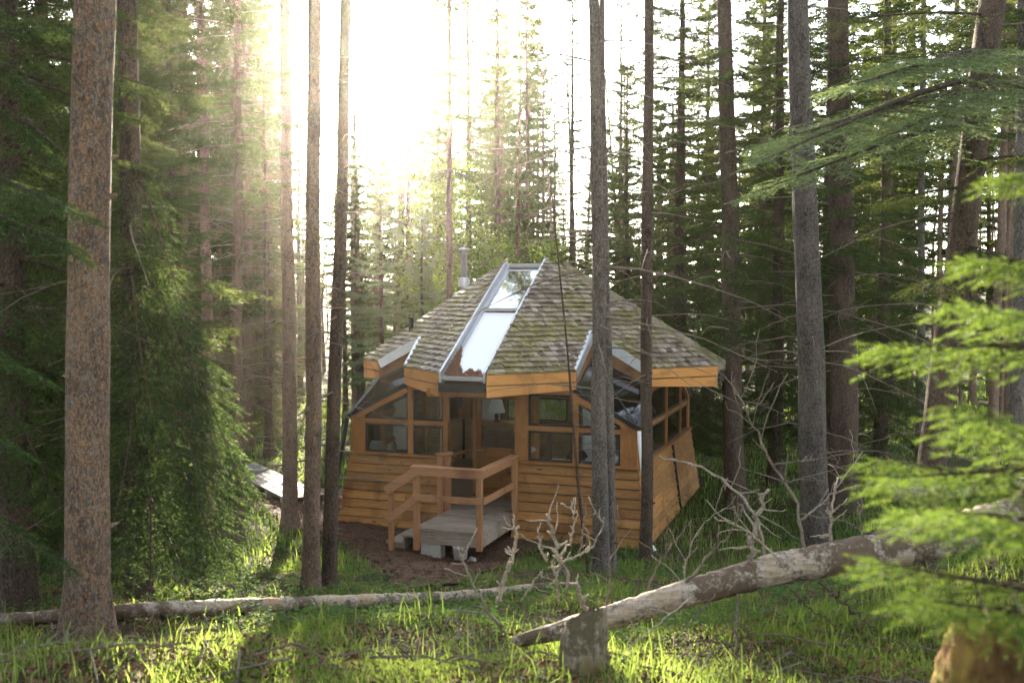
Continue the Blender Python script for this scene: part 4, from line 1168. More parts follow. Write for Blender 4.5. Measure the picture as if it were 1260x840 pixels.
for i, (px, Y, r, lb) in enumerate([(1133, 24, .10, "thin pale trunk just left of the leaning trunk's top"), (1168, 29, .12, "sunlit straight trunk seen under the leaning one"), (1222, 20, .10, "brown pole-like trunk right of the leaning trunk"),
        (1256, 15, .12, "pale grey trunk at the right edge of the picture"), (1196, 34, .12, "far slim trunk between the leaning trunk and the right edge"), (1110, 33, .12, "far slim trunk in the bright gap right of the dark spruces"), (1240, 30, .13, "far straight trunk beside the pale grey one at the right edge")]):
    pole(px, Y, r, 17, lb, 'bark_grey' if i in (0, 3) else 'bark_pine', lean=((i % 3 - 1) * .012, 0), twigs=40, Lr=(.3, 1.3), zt=(1, 12), crown='s', cs=.85, group="slim trunks in the bright gap on the right")
# over and behind the roof
pole(554, 24, .085, 18, "tall hazy pine straight behind the skylight, thin crowned", twigs=40, zt=(3, 9), crown='s', cs=.95)
conifer(612, 40, 't', .16, "tall bushy spruce behind the hut's roof top", s=.92, twigs=10, zt=(2, 8))
conifer(703, 33, 't', .14, "slim spruce with a visible trunk between the roof top and the grey trunk", s=.72, twigs=40, zt=(2, 12))
conifer(668, 47, 't', .15, "far slender spruce just right of the roof top", s=.8, twigs=10)
conifer(735, 38, 'b', .15, "dim spruce behind the grey twin-stemmed trunk", s=.62, twigs=10)
conifer(800, 40, 't', .15, "tall thin spruce behind the slim dark trunk at the hut's corner", s=.85, twigs=10)
conifer(935, 33, 't', .16, "tall spruce against the bright sky right of the hut", s=.95, twigs=10)
conifer(497, 52, 't', .16, "tall hazy spruce nearest the glare, left of the skylight", s=1.05, twigs=10)
conifer(540, 57, 't', .16, "far tall spruce dissolving in the glare behind the broadleaf tree", s=1.1, twigs=10)
conifer(640, 54, 't', .16, "far tall spruce directly behind the roof top, dim and narrow", s=1.0, twigs=10)
conifer(388, 50, 's', .15, "tall bare pine in the glare straight behind the three trunks", s=1.0, twigs=30, name="pine_tree", zt=(2, 10))
conifer(577, 37, 't', .15, "dim tall spruce in the haze right of the stove pipe", s=.95, twigs=10)
conifer(520, 62, 's', .16, "very far thin pine half lost in the glare", s=1.3, twigs=10, name="pine_tree")
conifer(503, 41, 't', .14, "tall spruce in the glare right of the sun burst", s=.98, twigs=10)
conifer(610, 49, 'b', .15, "tall full spruce far behind the left edge of the skylight", s=1.0, twigs=10)
conifer(648, 42, 't', .14, "tall spruce standing over the tip of the roof", s=.95, twigs=10)
conifer(682, 52, 'b', .15, "far full spruce right of the roof tip against the white sky", s=.85, twigs=10)
conifer(762, 46, 't', .15, "tall open spruce between the grey trunk and the slim dark trunk", s=1.0, twigs=10)
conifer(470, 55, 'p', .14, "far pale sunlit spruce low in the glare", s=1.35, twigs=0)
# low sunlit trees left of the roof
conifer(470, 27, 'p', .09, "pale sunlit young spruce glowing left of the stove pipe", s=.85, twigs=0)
conifer(520, 30, 'p', .09, "pale sunlit young spruce directly behind the stove pipe", s=.75, twigs=0)
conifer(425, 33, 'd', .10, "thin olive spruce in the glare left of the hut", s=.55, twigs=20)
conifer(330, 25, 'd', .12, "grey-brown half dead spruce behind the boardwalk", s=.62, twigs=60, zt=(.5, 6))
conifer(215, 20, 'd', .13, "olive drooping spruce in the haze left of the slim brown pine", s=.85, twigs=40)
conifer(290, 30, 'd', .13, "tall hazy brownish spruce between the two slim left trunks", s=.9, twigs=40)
conifer(165, 14.5, 'a', .13, "green spruce in the half shade right of the thick orange-brown trunk", s=.72, twigs=10)
conifer(370, 40, 't', .13, "far spruce in the glare behind the three trunks", s=.55, twigs=10)

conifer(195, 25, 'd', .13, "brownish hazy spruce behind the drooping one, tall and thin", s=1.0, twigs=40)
conifer(320, 34, 'a', .13, "dim full spruce in the haze behind the reddish brown trunk", s=.95, twigs=10)
conifer(130, 19, 'b', .14, "green spruce in the dusk right behind the thick orange-brown trunk", s=.95, twigs=10)
conifer(250, 38, 't', .14, "tall faint spruce high in the haze left of the glare", s=1.1, twigs=10)
# ------------------------------------------------------------------ bright broadleaf trees behind the hut
def broadleaf(px, Y, H, R, label, seed, n=5200, zb=1.5):
    rg = np.random.default_rng(seed); root = tree_root("aspen_tree", label, px, Y)
    w = trunk_mb(.085, H * .96, rg, (rg.normal(0, .01), 0), sides=10, top=.15)
    w.build("trunk", M['bark_grey'], root, True)
    br = MB(); c = []
    for i in range(42):
        z = rg.uniform(zb, H * .93); a = rg.uniform(0, 6.28); f = (z - zb) / (H - zb)
        L = R * (1 - f) ** .5 * (.4 + .6 * min(1, f / .2)) * rg.uniform(.5, 1.1)
        e = np.array([math.cos(a) * L, math.sin(a) * L, z + L * rg.uniform(.15, .7)])
        br.tube([(0, 0, z), e * [.5, .5, 1] - [0, 0, .12 * L], e], [.02, .012, .004], 4, False)
        for t in (.4, .6, .8, 1.0): c.append((np.array([0, 0, z]) * (1 - t) + e * t, .16 + .3 * R * .3))
    tag(br.build("branches", M['bark_grey'], root), kind="stuff")
    ctr = np.array([x[0] for x in c]); k = rg.integers(0, len(ctr), n)
    p = ctr[k] + rg.normal(0, .20 + .05 * R, (n, 3))
    a = nrm(rg.normal(size=(n, 3))); b = nrm(np.cross(a, rg.normal(size=(n, 3)))); s = rg.uniform(.035, .07, n)[:, None]
    v = np.stack([p - a * s, p + b * s * .75, p + a * s, p - b * s * .75], 1).reshape(-1, 3)
    MB().add(v, np.arange(4 * n).reshape(-1, 4)).build("crown", M['aspen'], root)["kind"] = "stuff"
broadleaf(552, 33, 8.6, 2.3, "bright green broadleaf tree glowing in the sun above the roof's left slope", 21, 9000)
broadleaf(600, 36, 6.2, 2.2, "lower light green broadleaf tree peeking over the roof top", 22, 7000)
broadleaf(690, 37, 6.0, 2.4, "leafy light green tree right behind the roof top's right slope", 23, 7000)

# ------------------------------------------------------------------ the wood farther off, one mass
def far_wood():
    rg = np.random.default_rng(77)
    tr = MB(); fol = {0: MB(), 1: MB()}
    lib = []
    for i in range(5):
        f, w = conifer_mesh(seed=50 + i, H=rg.uniform(13, 18), zb=[1.5, 4, 7, 2.5, 5][i], Lmax=rg.uniform(1.5, 2.2), step=.55, n1=7, k2=1, per=4, nl=.16, nw=.05, keep=.8, droop=.5)
        lib.append((np.concatenate(f.v), np.concatenate(f.t)))
    for i in range(330):
        Y = rg.uniform(36, 92) if i > 90 else rg.uniform(30, 45)
        px = rg.uniform(-160, 1420)
        # an opening where the sun stands
        s_ = rg.uniform(.6, 1.15)
        dx = abs(px - 440)
        if 330 < px < 600: s_ *= .5 + .25 * rg.random()
        elif 640 < px < 900: s_ *= .72
        elif px > 1080 and rg.random() < .55: continue
        p = at(px, 500, Y); x, y = p[0], p[1]
        if 470 < px < 800 and Y < 36: continue
        if abs(y - (39 + 6 * ((x + 40) / 55))) < 3.2 and x < 6: continue
        z = gz(x, y)
        V, T = lib[rg.integers(0, 5)]
        a = rg.uniform(0, 6.28); c, s = math.cos(a), math.sin(a)
        W = np.stack([V[:, 0] * c - V[:, 1] * s, V[:, 0] * s + V[:, 1] * c, V[:, 2]], -1) * s_ + (x, y, z)
        fol[0].add(W, None, T)
        r = rg.uniform(.08, .16); hh = 15 * s_
        lx, ly = rg.normal(0, .012, 2)
        tr.tube([(x, y, z - .2), (x + lx * hh * .5, y + ly * hh * .5, z + hh * .5), (x + lx * hh, y, z + hh)], [r, r * .8, r * .3], 7, False)
        if rg.random() < .5:
            q = MB(); dead_twigs(q, rg, 10, 1.5, 9, r, (.4, 1.3), th=.012)
            tr.add(np.concatenate(q.v) + (x, y, z), np.concatenate(q.q))
    # taller ones left and right of the sun, and the unseen wood around the viewpoint, added to dim frontal sky light
    spots = [(rg.uniform(470, 700), rg.uniform(46, 72), rg.uniform(.95, 1.35)) for _ in range(11)] + [(rg.uniform(120, 335), rg.uniform(24, 60), rg.uniform(.75, 1.25)) for _ in range(30)]
    spots = [at(px, 500, Y)[:2].tolist() + [s_] for px, Y, s_ in spots]
    for _ in range(70):
        x, y = rg.uniform(-38, 38), rg.uniform(-29, -2.5)
        if abs(x) < 3 and y > -7: continue
        spots.append([x, y, rg.uniform(.9, 1.4)])
    for _ in range(40):
        y = rg.uniform(-2, 30); sg = rg.choice([-1, 1]); spots.append([sg * (.58 * max(y, 0) + rg.uniform(3.2, 14)), y, rg.uniform(.8, 1.3)])
    for x, y, s_ in spots:
        z = gz(x, y); V, T = lib[rg.integers(0, 5)]; a = rg.uniform(0, 6.28); c, s = math.cos(a), math.sin(a)
        fol[0].add(np.stack([V[:, 0] * c - V[:, 1] * s, V[:, 0] * s + V[:, 1] * c, V[:, 2]], -1) * s_ + (x, y, z), None, T)
        tr.tube([(x, y, z - .2), (x, y, z + 7 * s_), (x, y, z + 15 * s_)], [.14, .11, .04], 7, False)
    # bare slim poles between them
    for i in range(120):
        Y = rg.uniform(28, 80); px = rg.uniform(-100, 1360)
        p = at(px, 500, Y); x, y = p[0], p[1]; z = gz(x, y)
        if 440 < px < 900 and Y < 38: continue
        r = rg.uniform(.05, .11); hh = rg.uniform(9, 17) * (.6 if abs(px - 440) < 100 else 1)
        tr.tube([(x, y, z - .2), (x + rg.normal(0, .1), y, z + hh * .5), (x + rg.normal(0, .25), y, z + hh)], [r, r * .8, r * .4], 7, False)
        q = MB(); dead_twigs(q, rg, 14, 1, hh * .9, r, (.3, 1.2), th=.01); tr.add(np.concatenate(q.v) + (x, y, z), np.concatenate(q.q))
    root = thing("far_woods", "far-off conifer wood closing the view behind the hut, plus unseen shading trees around the viewpoint", "woods", (0, 0, 0)); tag(root, kind="stuff")
    fol[0].build("crown", M['needle'], root)
    tr.build("trunk", M['bark_pine'], root, True)
far_wood()
# ------------------------------------------------------------------ near boughs with real needles
def near_boughs(root, specs, mat, seed, name="bough", per=26, nl=.017, nw=.0026, n1=22, k2=4, dens=1.0, wood='bark_dark', hang=.3, wide=.36, lit_tips=False):
    """specs: (base xyz, tip xyz, droop, tip lift) in world space"""
    rg = np.random.default_rng(seed)
    o0 = np.array(root.location)
    for base, tip, droop, lift in specs:
        base = np.array(base) - o0; tip = np.array(tip) - o0
        h = tip - base; L = np.hypot(h[0], h[1])
        wd = MB(); tw = ([], [], [])
        rise = h[2] / L + droop - lift
        bough(wd, tw, base, (h[0], h[1]), L, rg, n1=n1, k2=k2, rise=rise, droop=droop, tip=lift, wide=wide, start=.1, hang=hang)
        f = MB(); b, d, LL = twcat(tw)
        pr = np.maximum(6, (LL / .10 * per * dens)).astype(int)
        for q in np.unique(np.minimum(pr // 12, 12)):
            k = np.minimum(pr // 12, 12) == q
            needles(f, b[k], d[k], LL[k], int(max(6, (q + .5) * 12)), nl, nw, rg, ang=(.5, 1.0), flat=.25)
        if lit_tips:  # brighter needles at the twig ends stand in for rim light
            k = LL > .06
            e = b[k] + d[k] * (LL[k] * .82)[:, None]
            g = MB(); needles(g, e, d[k], np.full(k.sum(), .045), 5, nl * .85, nw * 1.25, rg, ang=(.35, .8), flat=.2)
        # fine stalks of the side twigs
        for i in np.nonzero(LL > .16)[0][:140]:
            wd.tube([b[i], b[i] + d[i] * LL[i] * .95], [.0035, .0012], 3, False)
        w = wd.build(name, M[wood], root)
        if lit_tips: g.build("rim_lit_tips", M['tip_light'], w)["kind"] = "stuff"
        f.build("needles", mat, w)["kind"] = "stuff"

# drooping spruce behind the thick left trunk
p = at(168, 560, 7.6)
sp = thing("spruce_tree", "spruce whose long dark boughs droop to the grass right of the thick left trunk", "tree", (p[0], p[1], gz(p[0], p[1]) - .03))
rgT = np.random.default_rng(60)
trunk_mb(.10, 11, rgT, (0, 0), sides=18, top=.2).build("trunk", M['bark_dark'], sp, True)
B = lambda px, py, Y: at(px, py, Y)
tx, ty = p[0], p[1]
def ax(z): return (tx, ty, z)
specs = [
    (ax(4.35), B(318, 610, 6.9), .35, -.05), (ax(4.1), B(305, 675, 6.6), .30, -.05), (ax(3.9), B(270, 700, 6.4), .30, -.05), (ax(4.5), B(285, 560, 7.3), .4, .0),
    (ax(3.6), B(290, 745, 6.6), .25, .0), (ax(3.3), B(225, 735, 6.3), .25, .0), (ax(4.0), B(345, 660, 7.6), .35, -.05), (ax(3.2), B(310, 720, 7.3), .2, .02),
    (ax(4.7), B(250, 500, 8.4), .4, .05), (ax(3.7), B(180, 690, 6.4), .25, .05), (ax(5.1), B(240, 430, 7.0), .45, .05),
    (ax(4.6), B(150, 520, 6.6), .35, .05), (ax(3.0), B(150, 745, 6.5), .2, .05), (ax(2.7), B(255, 770, 6.9), .2, .03),
    (ax(4.9), B(60, 470, 7.4), .4, .1), (ax(4.2), B(40, 580, 7.6), .35, .1), (ax(5.6), B(70, 330, 7.6), .4, .1), (ax(3.4), B(50, 690, 7.6), .3, .1)]
near_boughs(sp, specs, M['needle_near'], 61, per=20, nl=.024, nw=.0056, n1=22, k2=4, hang=.10, lit_tips=True)
m = MB(); dead_twigs(m, rgT, 40, .4, 3.2, .09, (.5, 1.3), th=.006, sub=3, droop=.35); tag(m.build("dead_branches", M['twig'], sp), kind="stuff")

# boughs reaching in from the left, in front of the thick trunk
p = at(-95, 560, 4.9)
sl_ = thing("spruce_tree", "spruce outside the left edge, its green boughs crossing the thick left trunk", "tree", (p[0], p[1], gz(p[0], p[1]) - .03))
trunk_mb(.11, 11, rgT, (0, 0), sides=16, top=.2).build("trunk", M['bark_dark'], sl_, True)
tx, ty = p[0], p[1]
near_boughs(sl_, [(ax(4.75), B(132, 268, 4.7), .22, .05), (ax(4.6), B(120, 318, 4.8), .22, .04), (ax(4.55), B(85, 300, 4.6), .25, .05), (ax(5.35), B(88, 40, 5.4), .2, .1), (ax(5.5), B(60, 120, 5.2), .3, .08), (ax(5.7), B(72, -20, 5.5), .2, .1),
                  (ax(3.9), B(70, 470, 5.2), .25, .05), (ax(3.5), B(45, 560, 5.3), .25, .05), (ax(5.2), B(50, 175, 5.3), .3, .05), (ax(3.1), B(95, 700, 5.0), .25, .05)],
            M['needle_near'], 62, per=18, nl=.021, nw=.0040, n1=18, k2=4, hang=.15, lit_tips=True)

# sunlit-coloured boughs high on the right, on the leaning trunk
q = [o for o in COL.objects if o.get("label", "").startswith("dark trunk leaning to the right")][0]
def lm(z): return (q.location.x + LM[0] * z, q.location.y, q.location.z + z)
zz = lambda py: at(1180, py, 9.5)[2] - q.location.z
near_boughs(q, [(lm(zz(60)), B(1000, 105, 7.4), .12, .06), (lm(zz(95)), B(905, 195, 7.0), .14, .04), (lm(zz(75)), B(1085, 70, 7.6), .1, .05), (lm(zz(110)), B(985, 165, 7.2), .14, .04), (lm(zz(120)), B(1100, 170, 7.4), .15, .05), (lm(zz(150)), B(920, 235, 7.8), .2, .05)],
            M['needle_sunlit'], 63, per=16, nl=.026, nw=.0055, n1=22, k2=4, hang=.14, lit_tips=True)
near_boughs(q, [(lm(zz(230)), B(1075, 250, 9.2), .2, .05), (lm(zz(200)), B(1290, 190, 8.4), .2, .05), (lm(zz(300)), B(1270, 330, 8.6), .2, .05), (lm(zz(340)), B(1090, 360, 8.6), .25, .05), (lm(zz(20)), B(1020, 20, 9.0), .2, .05)],
            M['needle'], 64, per=9, nl=.03, nw=.006, n1=18, k2=3)

# close spruce on the right, out of focus
rt = at(1400, 560, 1.9)
sr = thing("spruce_tree", "close out-of-focus young spruce with bright green tips at the right edge", "tree", (rt[0], rt[1], gz(rt[0], rt[1]) - .03))
trunk_mb(.045, 5.2, rgT, (0, 0), sides=14, top=.2).build("trunk", M['bark_dark'], sr, True)
tx, ty = rt[0], rt[1]
near_boughs(sr, [(ax(3.95), B(1075, 425, 1.95), .10, .04), (ax(3.72), B(1075, 585, 1.9), .12, .04), (ax(3.60), B(1100, 630, 1.7), .12, .05),
                 (ax(3.45), B(1095, 705, 1.6), .1, .04), (ax(3.42), B(1118, 738, 1.65), .1, .05), (ax(4.10), B(1190, 315, 2.0), .1, .05), (ax(4.3), B(1222, 215, 2.1), .1, .06), (ax(3.98), B(1180, 375, 1.8), .1, .05), (ax(3.7), B(1165, 500, 1.7), .1, .05), (ax(3.6), B(1070, 560, 2.2), .2, .0), (ax(3.55), B(1190, 640, 1.45), .16, .0)],
            M['needle_bright'], 65, per=30, nl=.017, nw=.0019, n1=13, k2=3, wide=.34, hang=.22)

# ------------------------------------------------------------------ fallen logs, dead branches, stump
def px_line(pts, Y0, Y1=None):
    Y1 = Y0 if Y1 is None else Y1
    n = len(pts)
    return np.array([at(x, y, Y0 + (Y1 - Y0) * i / max(1, n - 1)) for i, (x, y) in enumerate(pts)])
def smooth_line(P, n):
    P = np.asarray(P, float); s = np.concatenate([[0], np.cumsum(np.linalg.norm(np.diff(P, axis=0), axis=1))]); s /= s[-1]
    t = np.linspace(0, 1, n); out = np.stack([np.interp(t, s, P[:, k]) for k in range(3)], -1)
    k = max(1, n // (len(P) * 2))
    for _ in range(k):
        out[1:-1] = .25 * out[:-2] + .5 * out[1:-1] + .25 * out[2:]
    return out
def branch(P, r0, r1, rg, parent, mat='dead', name="branch", stubs=6, sub=3, n=22, knob=.22):
    P = smooth_line(P, n); P[1:-1] += rg.normal(0, r0 * .45, (n - 2, 3))
    r0 *= .66; r1 *= .6; sub = sub + 2
    r = np.linspace(r0, r1, n) * (1 + knob * rg.normal(0, 1, n).clip(-1, 1.6) * .6)
    m = MB().tube(P, r, 8, True, rg, .12)
    L = np.linalg.norm(P[-1] - P[0])
    for i in range(stubs):
        k = rg.integers(2, n - 1); d = nrm(P[k] - P[k - 1]); e = nrm(np.cross(d, rg.normal(size=3)) + d * .5)
        l = rg.uniform(.015, .06)
        m.tube([P[k] - e * r[k] * .5, P[k] + e * (l * .6), P[k] + e * l + d * l * .2], [r[k] * .8, r[k] * .55, r[k] * .4], 6, True)
    for i in range(sub):
        k = rg.integers(n // 4, n - 1); d = nrm(P[k] - P[k - 1]); e = nrm(np.cross(d, rg.normal(size=3)) + d * rg.uniform(.3, 1.0) + np.array([0, 0, .2]))
        l = L * rg.uniform(.12, .4); t = np.linspace(0, 1, 6)[:, None]
        Q = P[k] + e * l * t + nrm(np.cross(e, rg.normal(size=3))) * l * .25 * t ** 2 + rg.normal(0, .006, (6, 3)) * t
        m.tube(Q, np.linspace(r[k] * .55, .0022, 6), 5, True)
    o = m.build(name, M[mat], parent, True)
    return o

rgl = np.random.default_rng(80)
lg = thing("fallen_log", "long pale fallen trunk lying aslant from the stump up to the right edge", "fallen log", (0, 0, 0))
LP = np.array([at(632, 790, 5.15), at(740, 762, 5.2), at(850, 728, 5.3), at(960, 698, 5.45), at(1070, 680, 5.6), at(1180, 655, 5.75), at(1300, 622, 5.95)])
lp = smooth_line(LP, 90)
rr = np.interp(np.linspace(0, 1, 90), [0, .1, .4, .7, 1], [.030, .055, .080, .108, .122])
MB().tube(lp, rr, 26, True, rgl, .09).build("trunk", M['log'], lg, True)
for pts, r0, r1, Y0, Y1, st, sb, mt in [
    ([(623, 778), (597, 747), (573, 700), (562, 672)], .013, .007, 5.2, 5.0, 9, 2, 'dead'), ([(567, 690), (578, 668), (588, 648)], .007, .003, 5.02, 5.0, 3, 1, 'dead'),
    ([(612, 742), (620, 710), (633, 680), (638, 648)], .017, .012, 5.25, 5.1, 12, 3, 'dead'),
    ([(723, 750), (707, 723), (687, 687), (673, 632)], .021, .013, 5.2, 5.0, 12, 4, 'dead'), ([(687, 690), (702, 667), (707, 640), (704, 628), (690, 619)], .012, .006, 5.08, 5.0, 4, 1, 'dead'),
    ([(688, 694), (730, 673), (742, 650), (738, 626)], .011, .004, 5.1, 5.0, 4, 2, 'dead'), ([(713, 680), (718, 650), (721, 622)], .008, .006, 5.1, 5.1, 4, 1, 'twig'),
    ([(672, 690), (664, 670), (662, 648)], .010, .007, 5.1, 5.05, 5, 1, 'dead'), ([(688, 740), (684, 710), (678, 690)], .011, .006, 5.2, 5.15, 4, 2, 'dead'), ([(640, 740), (655, 720), (668, 700)], .007, .003, 5.2, 5.1, 3, 1, 'dead'),
    ([(742, 755), (752, 715), (748, 690), (770, 660), (782, 640)], .009, .003, 5.3, 5.5, 2, 3, 'twig'), ([(790, 745), (806, 700), (830, 665), (850, 640)], .010, .003, 5.3, 5.6, 3, 4, 'twig'),
    ([(992, 690), (981, 621), (951, 572), (928, 525), (905, 482), (893, 465)], .017, .005, 5.5, 5.9, 5, 8, 'twig'),
    ([(921, 705), (925, 660), (932, 625), (946, 602)], .030, .014, 5.4, 5.3, 6, 4, 'dead'), ([(1022, 685), (1024, 621), (1031, 587)], .016, .010, 5.6, 5.6, 4, 4, 'dead'),
    ([(969, 695), (917, 651), (879, 636)], .009, .006, 5.4, 5.2, 3, 2, 'dead'), ([(838, 728), (870, 685), (904, 652), (915, 622)], .013, .004, 5.3, 5.1, 4, 4, 'twig'),
    ([(1064, 680), (1058, 640), (1062, 605), (1080, 575)], .010, .003, 5.6, 5.6, 3, 5, 'twig'), ([(985, 640), (1020, 612), (1062, 555)], .008, .004, 5.6, 5.8, 3, 4, 'dead'), ([(951, 572), (1000, 565), (1060, 554)], .008, .004, 5.85, 5.9, 2, 3, 'twig'),
    ([(960, 595), (1000, 585), (1050, 570)], .006, .003, 5.8, 5.9, 2, 3, 'twig'), ([(985, 632), (1040, 640), (1095, 665)], .007, .003, 5.6, 5.5, 2, 3, 'twig'),
    ([(1008, 715), (1045, 750), (1082, 778)], .017, .006, 5.45, 5.2, 3, 3, 'bark_dark'), ([(972, 725), (1000, 752), (1030, 770)], .009, .004, 5.4, 5.2, 2, 3, 'bark_dark'), ([(907, 730), (906, 770), (905, 812)], .010, .012, 5.3, 5.0, 6, 4, 'twig'),
    ([(850, 735), (800, 775), (770, 800)], .008, .004, 5.2, 4.8, 2, 4, 'dead'), ([(880, 730), (846, 770), (830, 815)], .007, .003, 5.2, 4.9, 2, 3, 'twig')]:
    branch(px_line(pts, Y0, Y1), r0, r1, rgl, lg, mt, stubs=st, sub=sb)

lg2 = thing("fallen_log", "thin weathered fallen trunk lying level across the grass in front of the hut", "fallen log", (0, 0, 0))
P2 = []
for px, py in [(-60, 775), (60, 766), (180, 757), (322, 750), (430, 744), (540, 738), (620, 731), (684, 724)]:
    g = on_ground(px, py + 6); P2.append(g + (0, 0, .065))
P2 = smooth_line(P2, 80)
MB().tube(P2, np.interp(np.linspace(0, 1, 80), [0, .5, 1], [.04, .055, .05]), 20, True, rgl, .12).build("trunk", M['log'], lg2, True)
for k in (24, 38, 52, 66, 72):
    a = P2[k]; branch(np.array([a, a + (rgl.normal(0, .05), -.1, -.10), a + (rgl.normal(0, .1), -.25, -.22)]), .010, .004, rgl, lg2, 'twig', stubs=2, sub=3, n=10)

lg3 = thing("fallen_log", "short broken log lying behind the raised trunk near the right edge", "fallen log", (0, 0, 0))
MB().tube(smooth_line([at(1098, 606, 7.5), at(1140, 606, 7.5), at(1195, 602, 7.6), at(1270, 596, 7.8)], 20), .062, 18, True, rgl, .08).build("trunk", M['log'], lg3, True)
branch(np.array([at(1120, 612, 7.5), at(1126, 660, 7.5), at(1130, 720, 7.6)]), .022, .03, rgl, lg3, 'twig', "branch", 2, 1)

# pale curved dead branch in front of the hut's right side
sn = thing("dead_branch", "pale curved dead branch pointing at the hut's right corner", "branch", (0, 0, 0))
branch(px_line([(811, 561), (832, 567), (858, 571), (890, 590), (915, 612), (935, 645), (942, 690)], 6.4, 5.9), .009, .016, rgl, sn, 'dead', "stem", 3, 4)
sn = thing("dead_branch", "thin arching dead branch standing in the grass right of the white downpipe", "branch", (0, 0, 0))
branch(px_line([(838, 760), (842, 700), (855, 655), (880, 630), (905, 622)], 6.0, 6.2), .010, .003, rgl, sn, 'dead', "stem", 3, 5)
sn = thing("dead_branch", "crooked orange-brown dead stick leaning in the grass left of the stump", "branch", (0, 0, 0))
branch(px_line([(585, 790), (568, 772), (550, 757)], 5.2, 5.0), .009, .006, rgl, sn, 'dead', "stem", 4, 2)
sn = thing("dead_branch", "grey forked dead branch lying at the lower left corner", "branch", (0, 0, 0))
branch(px_line([(-20, 800), (20, 808), (45, 825)], 4.4, 4.3), .010, .005, rgl, sn, 'dead', "stem", 2, 2)
# small heap of brush under the trunk's thin end: separate sticks
for i, (pts, lb) in enumerate([([(470, 795), (500, 783), (525, 798)], "grey dead stick lying in the lit grass left of centre"), ([(455, 762), (480, 790), (520, 794)], "dark dead stick in the shade under the thin fallen trunk")]):
    sn = thing("dead_branch", lb, "branch", (0, 0, 0)); branch(px_line(pts, 5.6, 5.3), .009, .004, rgl, sn, 'twig', "stem", 2, 4)

# broken stump in the foreground
def stump():
    c = at(717, 800, 3.95); z0 = gz(c[0], c[1])
    root = thing("tree_stump", "broken grey stump with a jagged top in the foreground grass", "stump", (c[0], c[1], z0))
    rg = np.random.default_rng(9); n = 44; a = np.arange(n) * 2 * math.pi / n
    topz = at(717, 768, 3.95)[2] - z0
    R = .098 * (1 + .07 * np.sin(3 * a + 1) + .05 * np.sin(7 * a) + rg.normal(0, .02, n))
    top = topz + .085 * np.clip(np.sin(a + 2.6), -.3, 1) + .05 * (rg.random(n) - .4) + .05 * np.exp(-((a - .6) / .5) ** 2)
    zs = np.linspace(-.15, 1, 14); v = []
    for f in zs:
        z = np.where(f > 0, f * top, f); flare = .93 + .10 * np.exp(-np.maximum(z, 0) / .06)
        rr_ = R * flare * (1 + rg.normal(0, .012, n)); v.append(np.stack([rr_ * np.cos(a), rr_ * np.sin(a), z], -1))
    for s, dz in ((.80, -.02), (.55, -.07), (.2, -.10)):
        v.append(np.stack([R * s * np.cos(a), R * s * np.sin(a), (top * .5 + topz * .5) + dz + rg.normal(0, .012, n)], -1))
    m = len(v); i = np.arange(m - 1)[:, None] * n; j = np.arange(n)[None, :]; k = (j + 1) % n
    MB().add(np.concatenate(v), np.stack([i + j, i + k, i + n + k, i + n + j], -1).reshape(-1, 4)).build("stump", M['stump'], root, True)
stump()
c = at(1228, 845, 1.95)
rs = rock("rotten_stump", "mossy yellow-brown rotten stump in the lower right corner under the bright boughs", "stump", (c[0], c[1], c[2] - .22), .15, 12, M['rot'], 5, (1.0, .9, 2.0), .42)

# ------------------------------------------------------------------ grass and undergrowth
def clear_of_hut(x, y):
    dx, dy = x - CX0, y - CY0; c, s = math.cos(CPHI), math.sin(CPHI)
    u = dx * c + dy * s; v = -dx * s + dy * c
    return ((np.abs(u) > AB + .06) | (np.abs(v) > AB + .06)) & ~((u > -1.3) & (u < .7) & (v < -2.5) & (v > -4.3))
def patch(x, y, s=1.0, ph=0.0):
    return .5 + .25 * np.sin(1.7 * s * x + .9 * s * y + ph) + .25 * np.sin(.8 * s * x - 2.3 * s * y + 1.3 + ph) * np.sin(2.9 * s * x + ph)
def blades(x, y, h, w, rg, lean=.5):
    n = len(x); z = ground_z(x, y) - .01
    a = rg.uniform(0, 6.28, n); s = np.stack([np.cos(a), np.sin(a), np.zeros(n)], -1) * w[:, None]
    b = rg.uniform(0, 6.28, n); l = rg.uniform(.1, 1, n) * lean * h; e = np.stack([np.cos(b) * l, np.sin(b) * l, np.zeros(n)], -1)
    p = np.stack([x, y, z], -1); up = np.array([0, 0, 1.0])
    m1 = p + e * .28 + up * (h * .55)[:, None]; t = p + e + up * (h * (1 - .25 * (l / h) ** 2))[:, None]
    v = np.stack([p - s, p + s, m1 + s * .75, m1 - s * .75, t], 1).reshape(-1, 3)
    i = np.arange(n)[:, None] * 5
    return v, i + np.array([[0, 1, 2, 3]]), i + np.array([[3, 2, 4]])
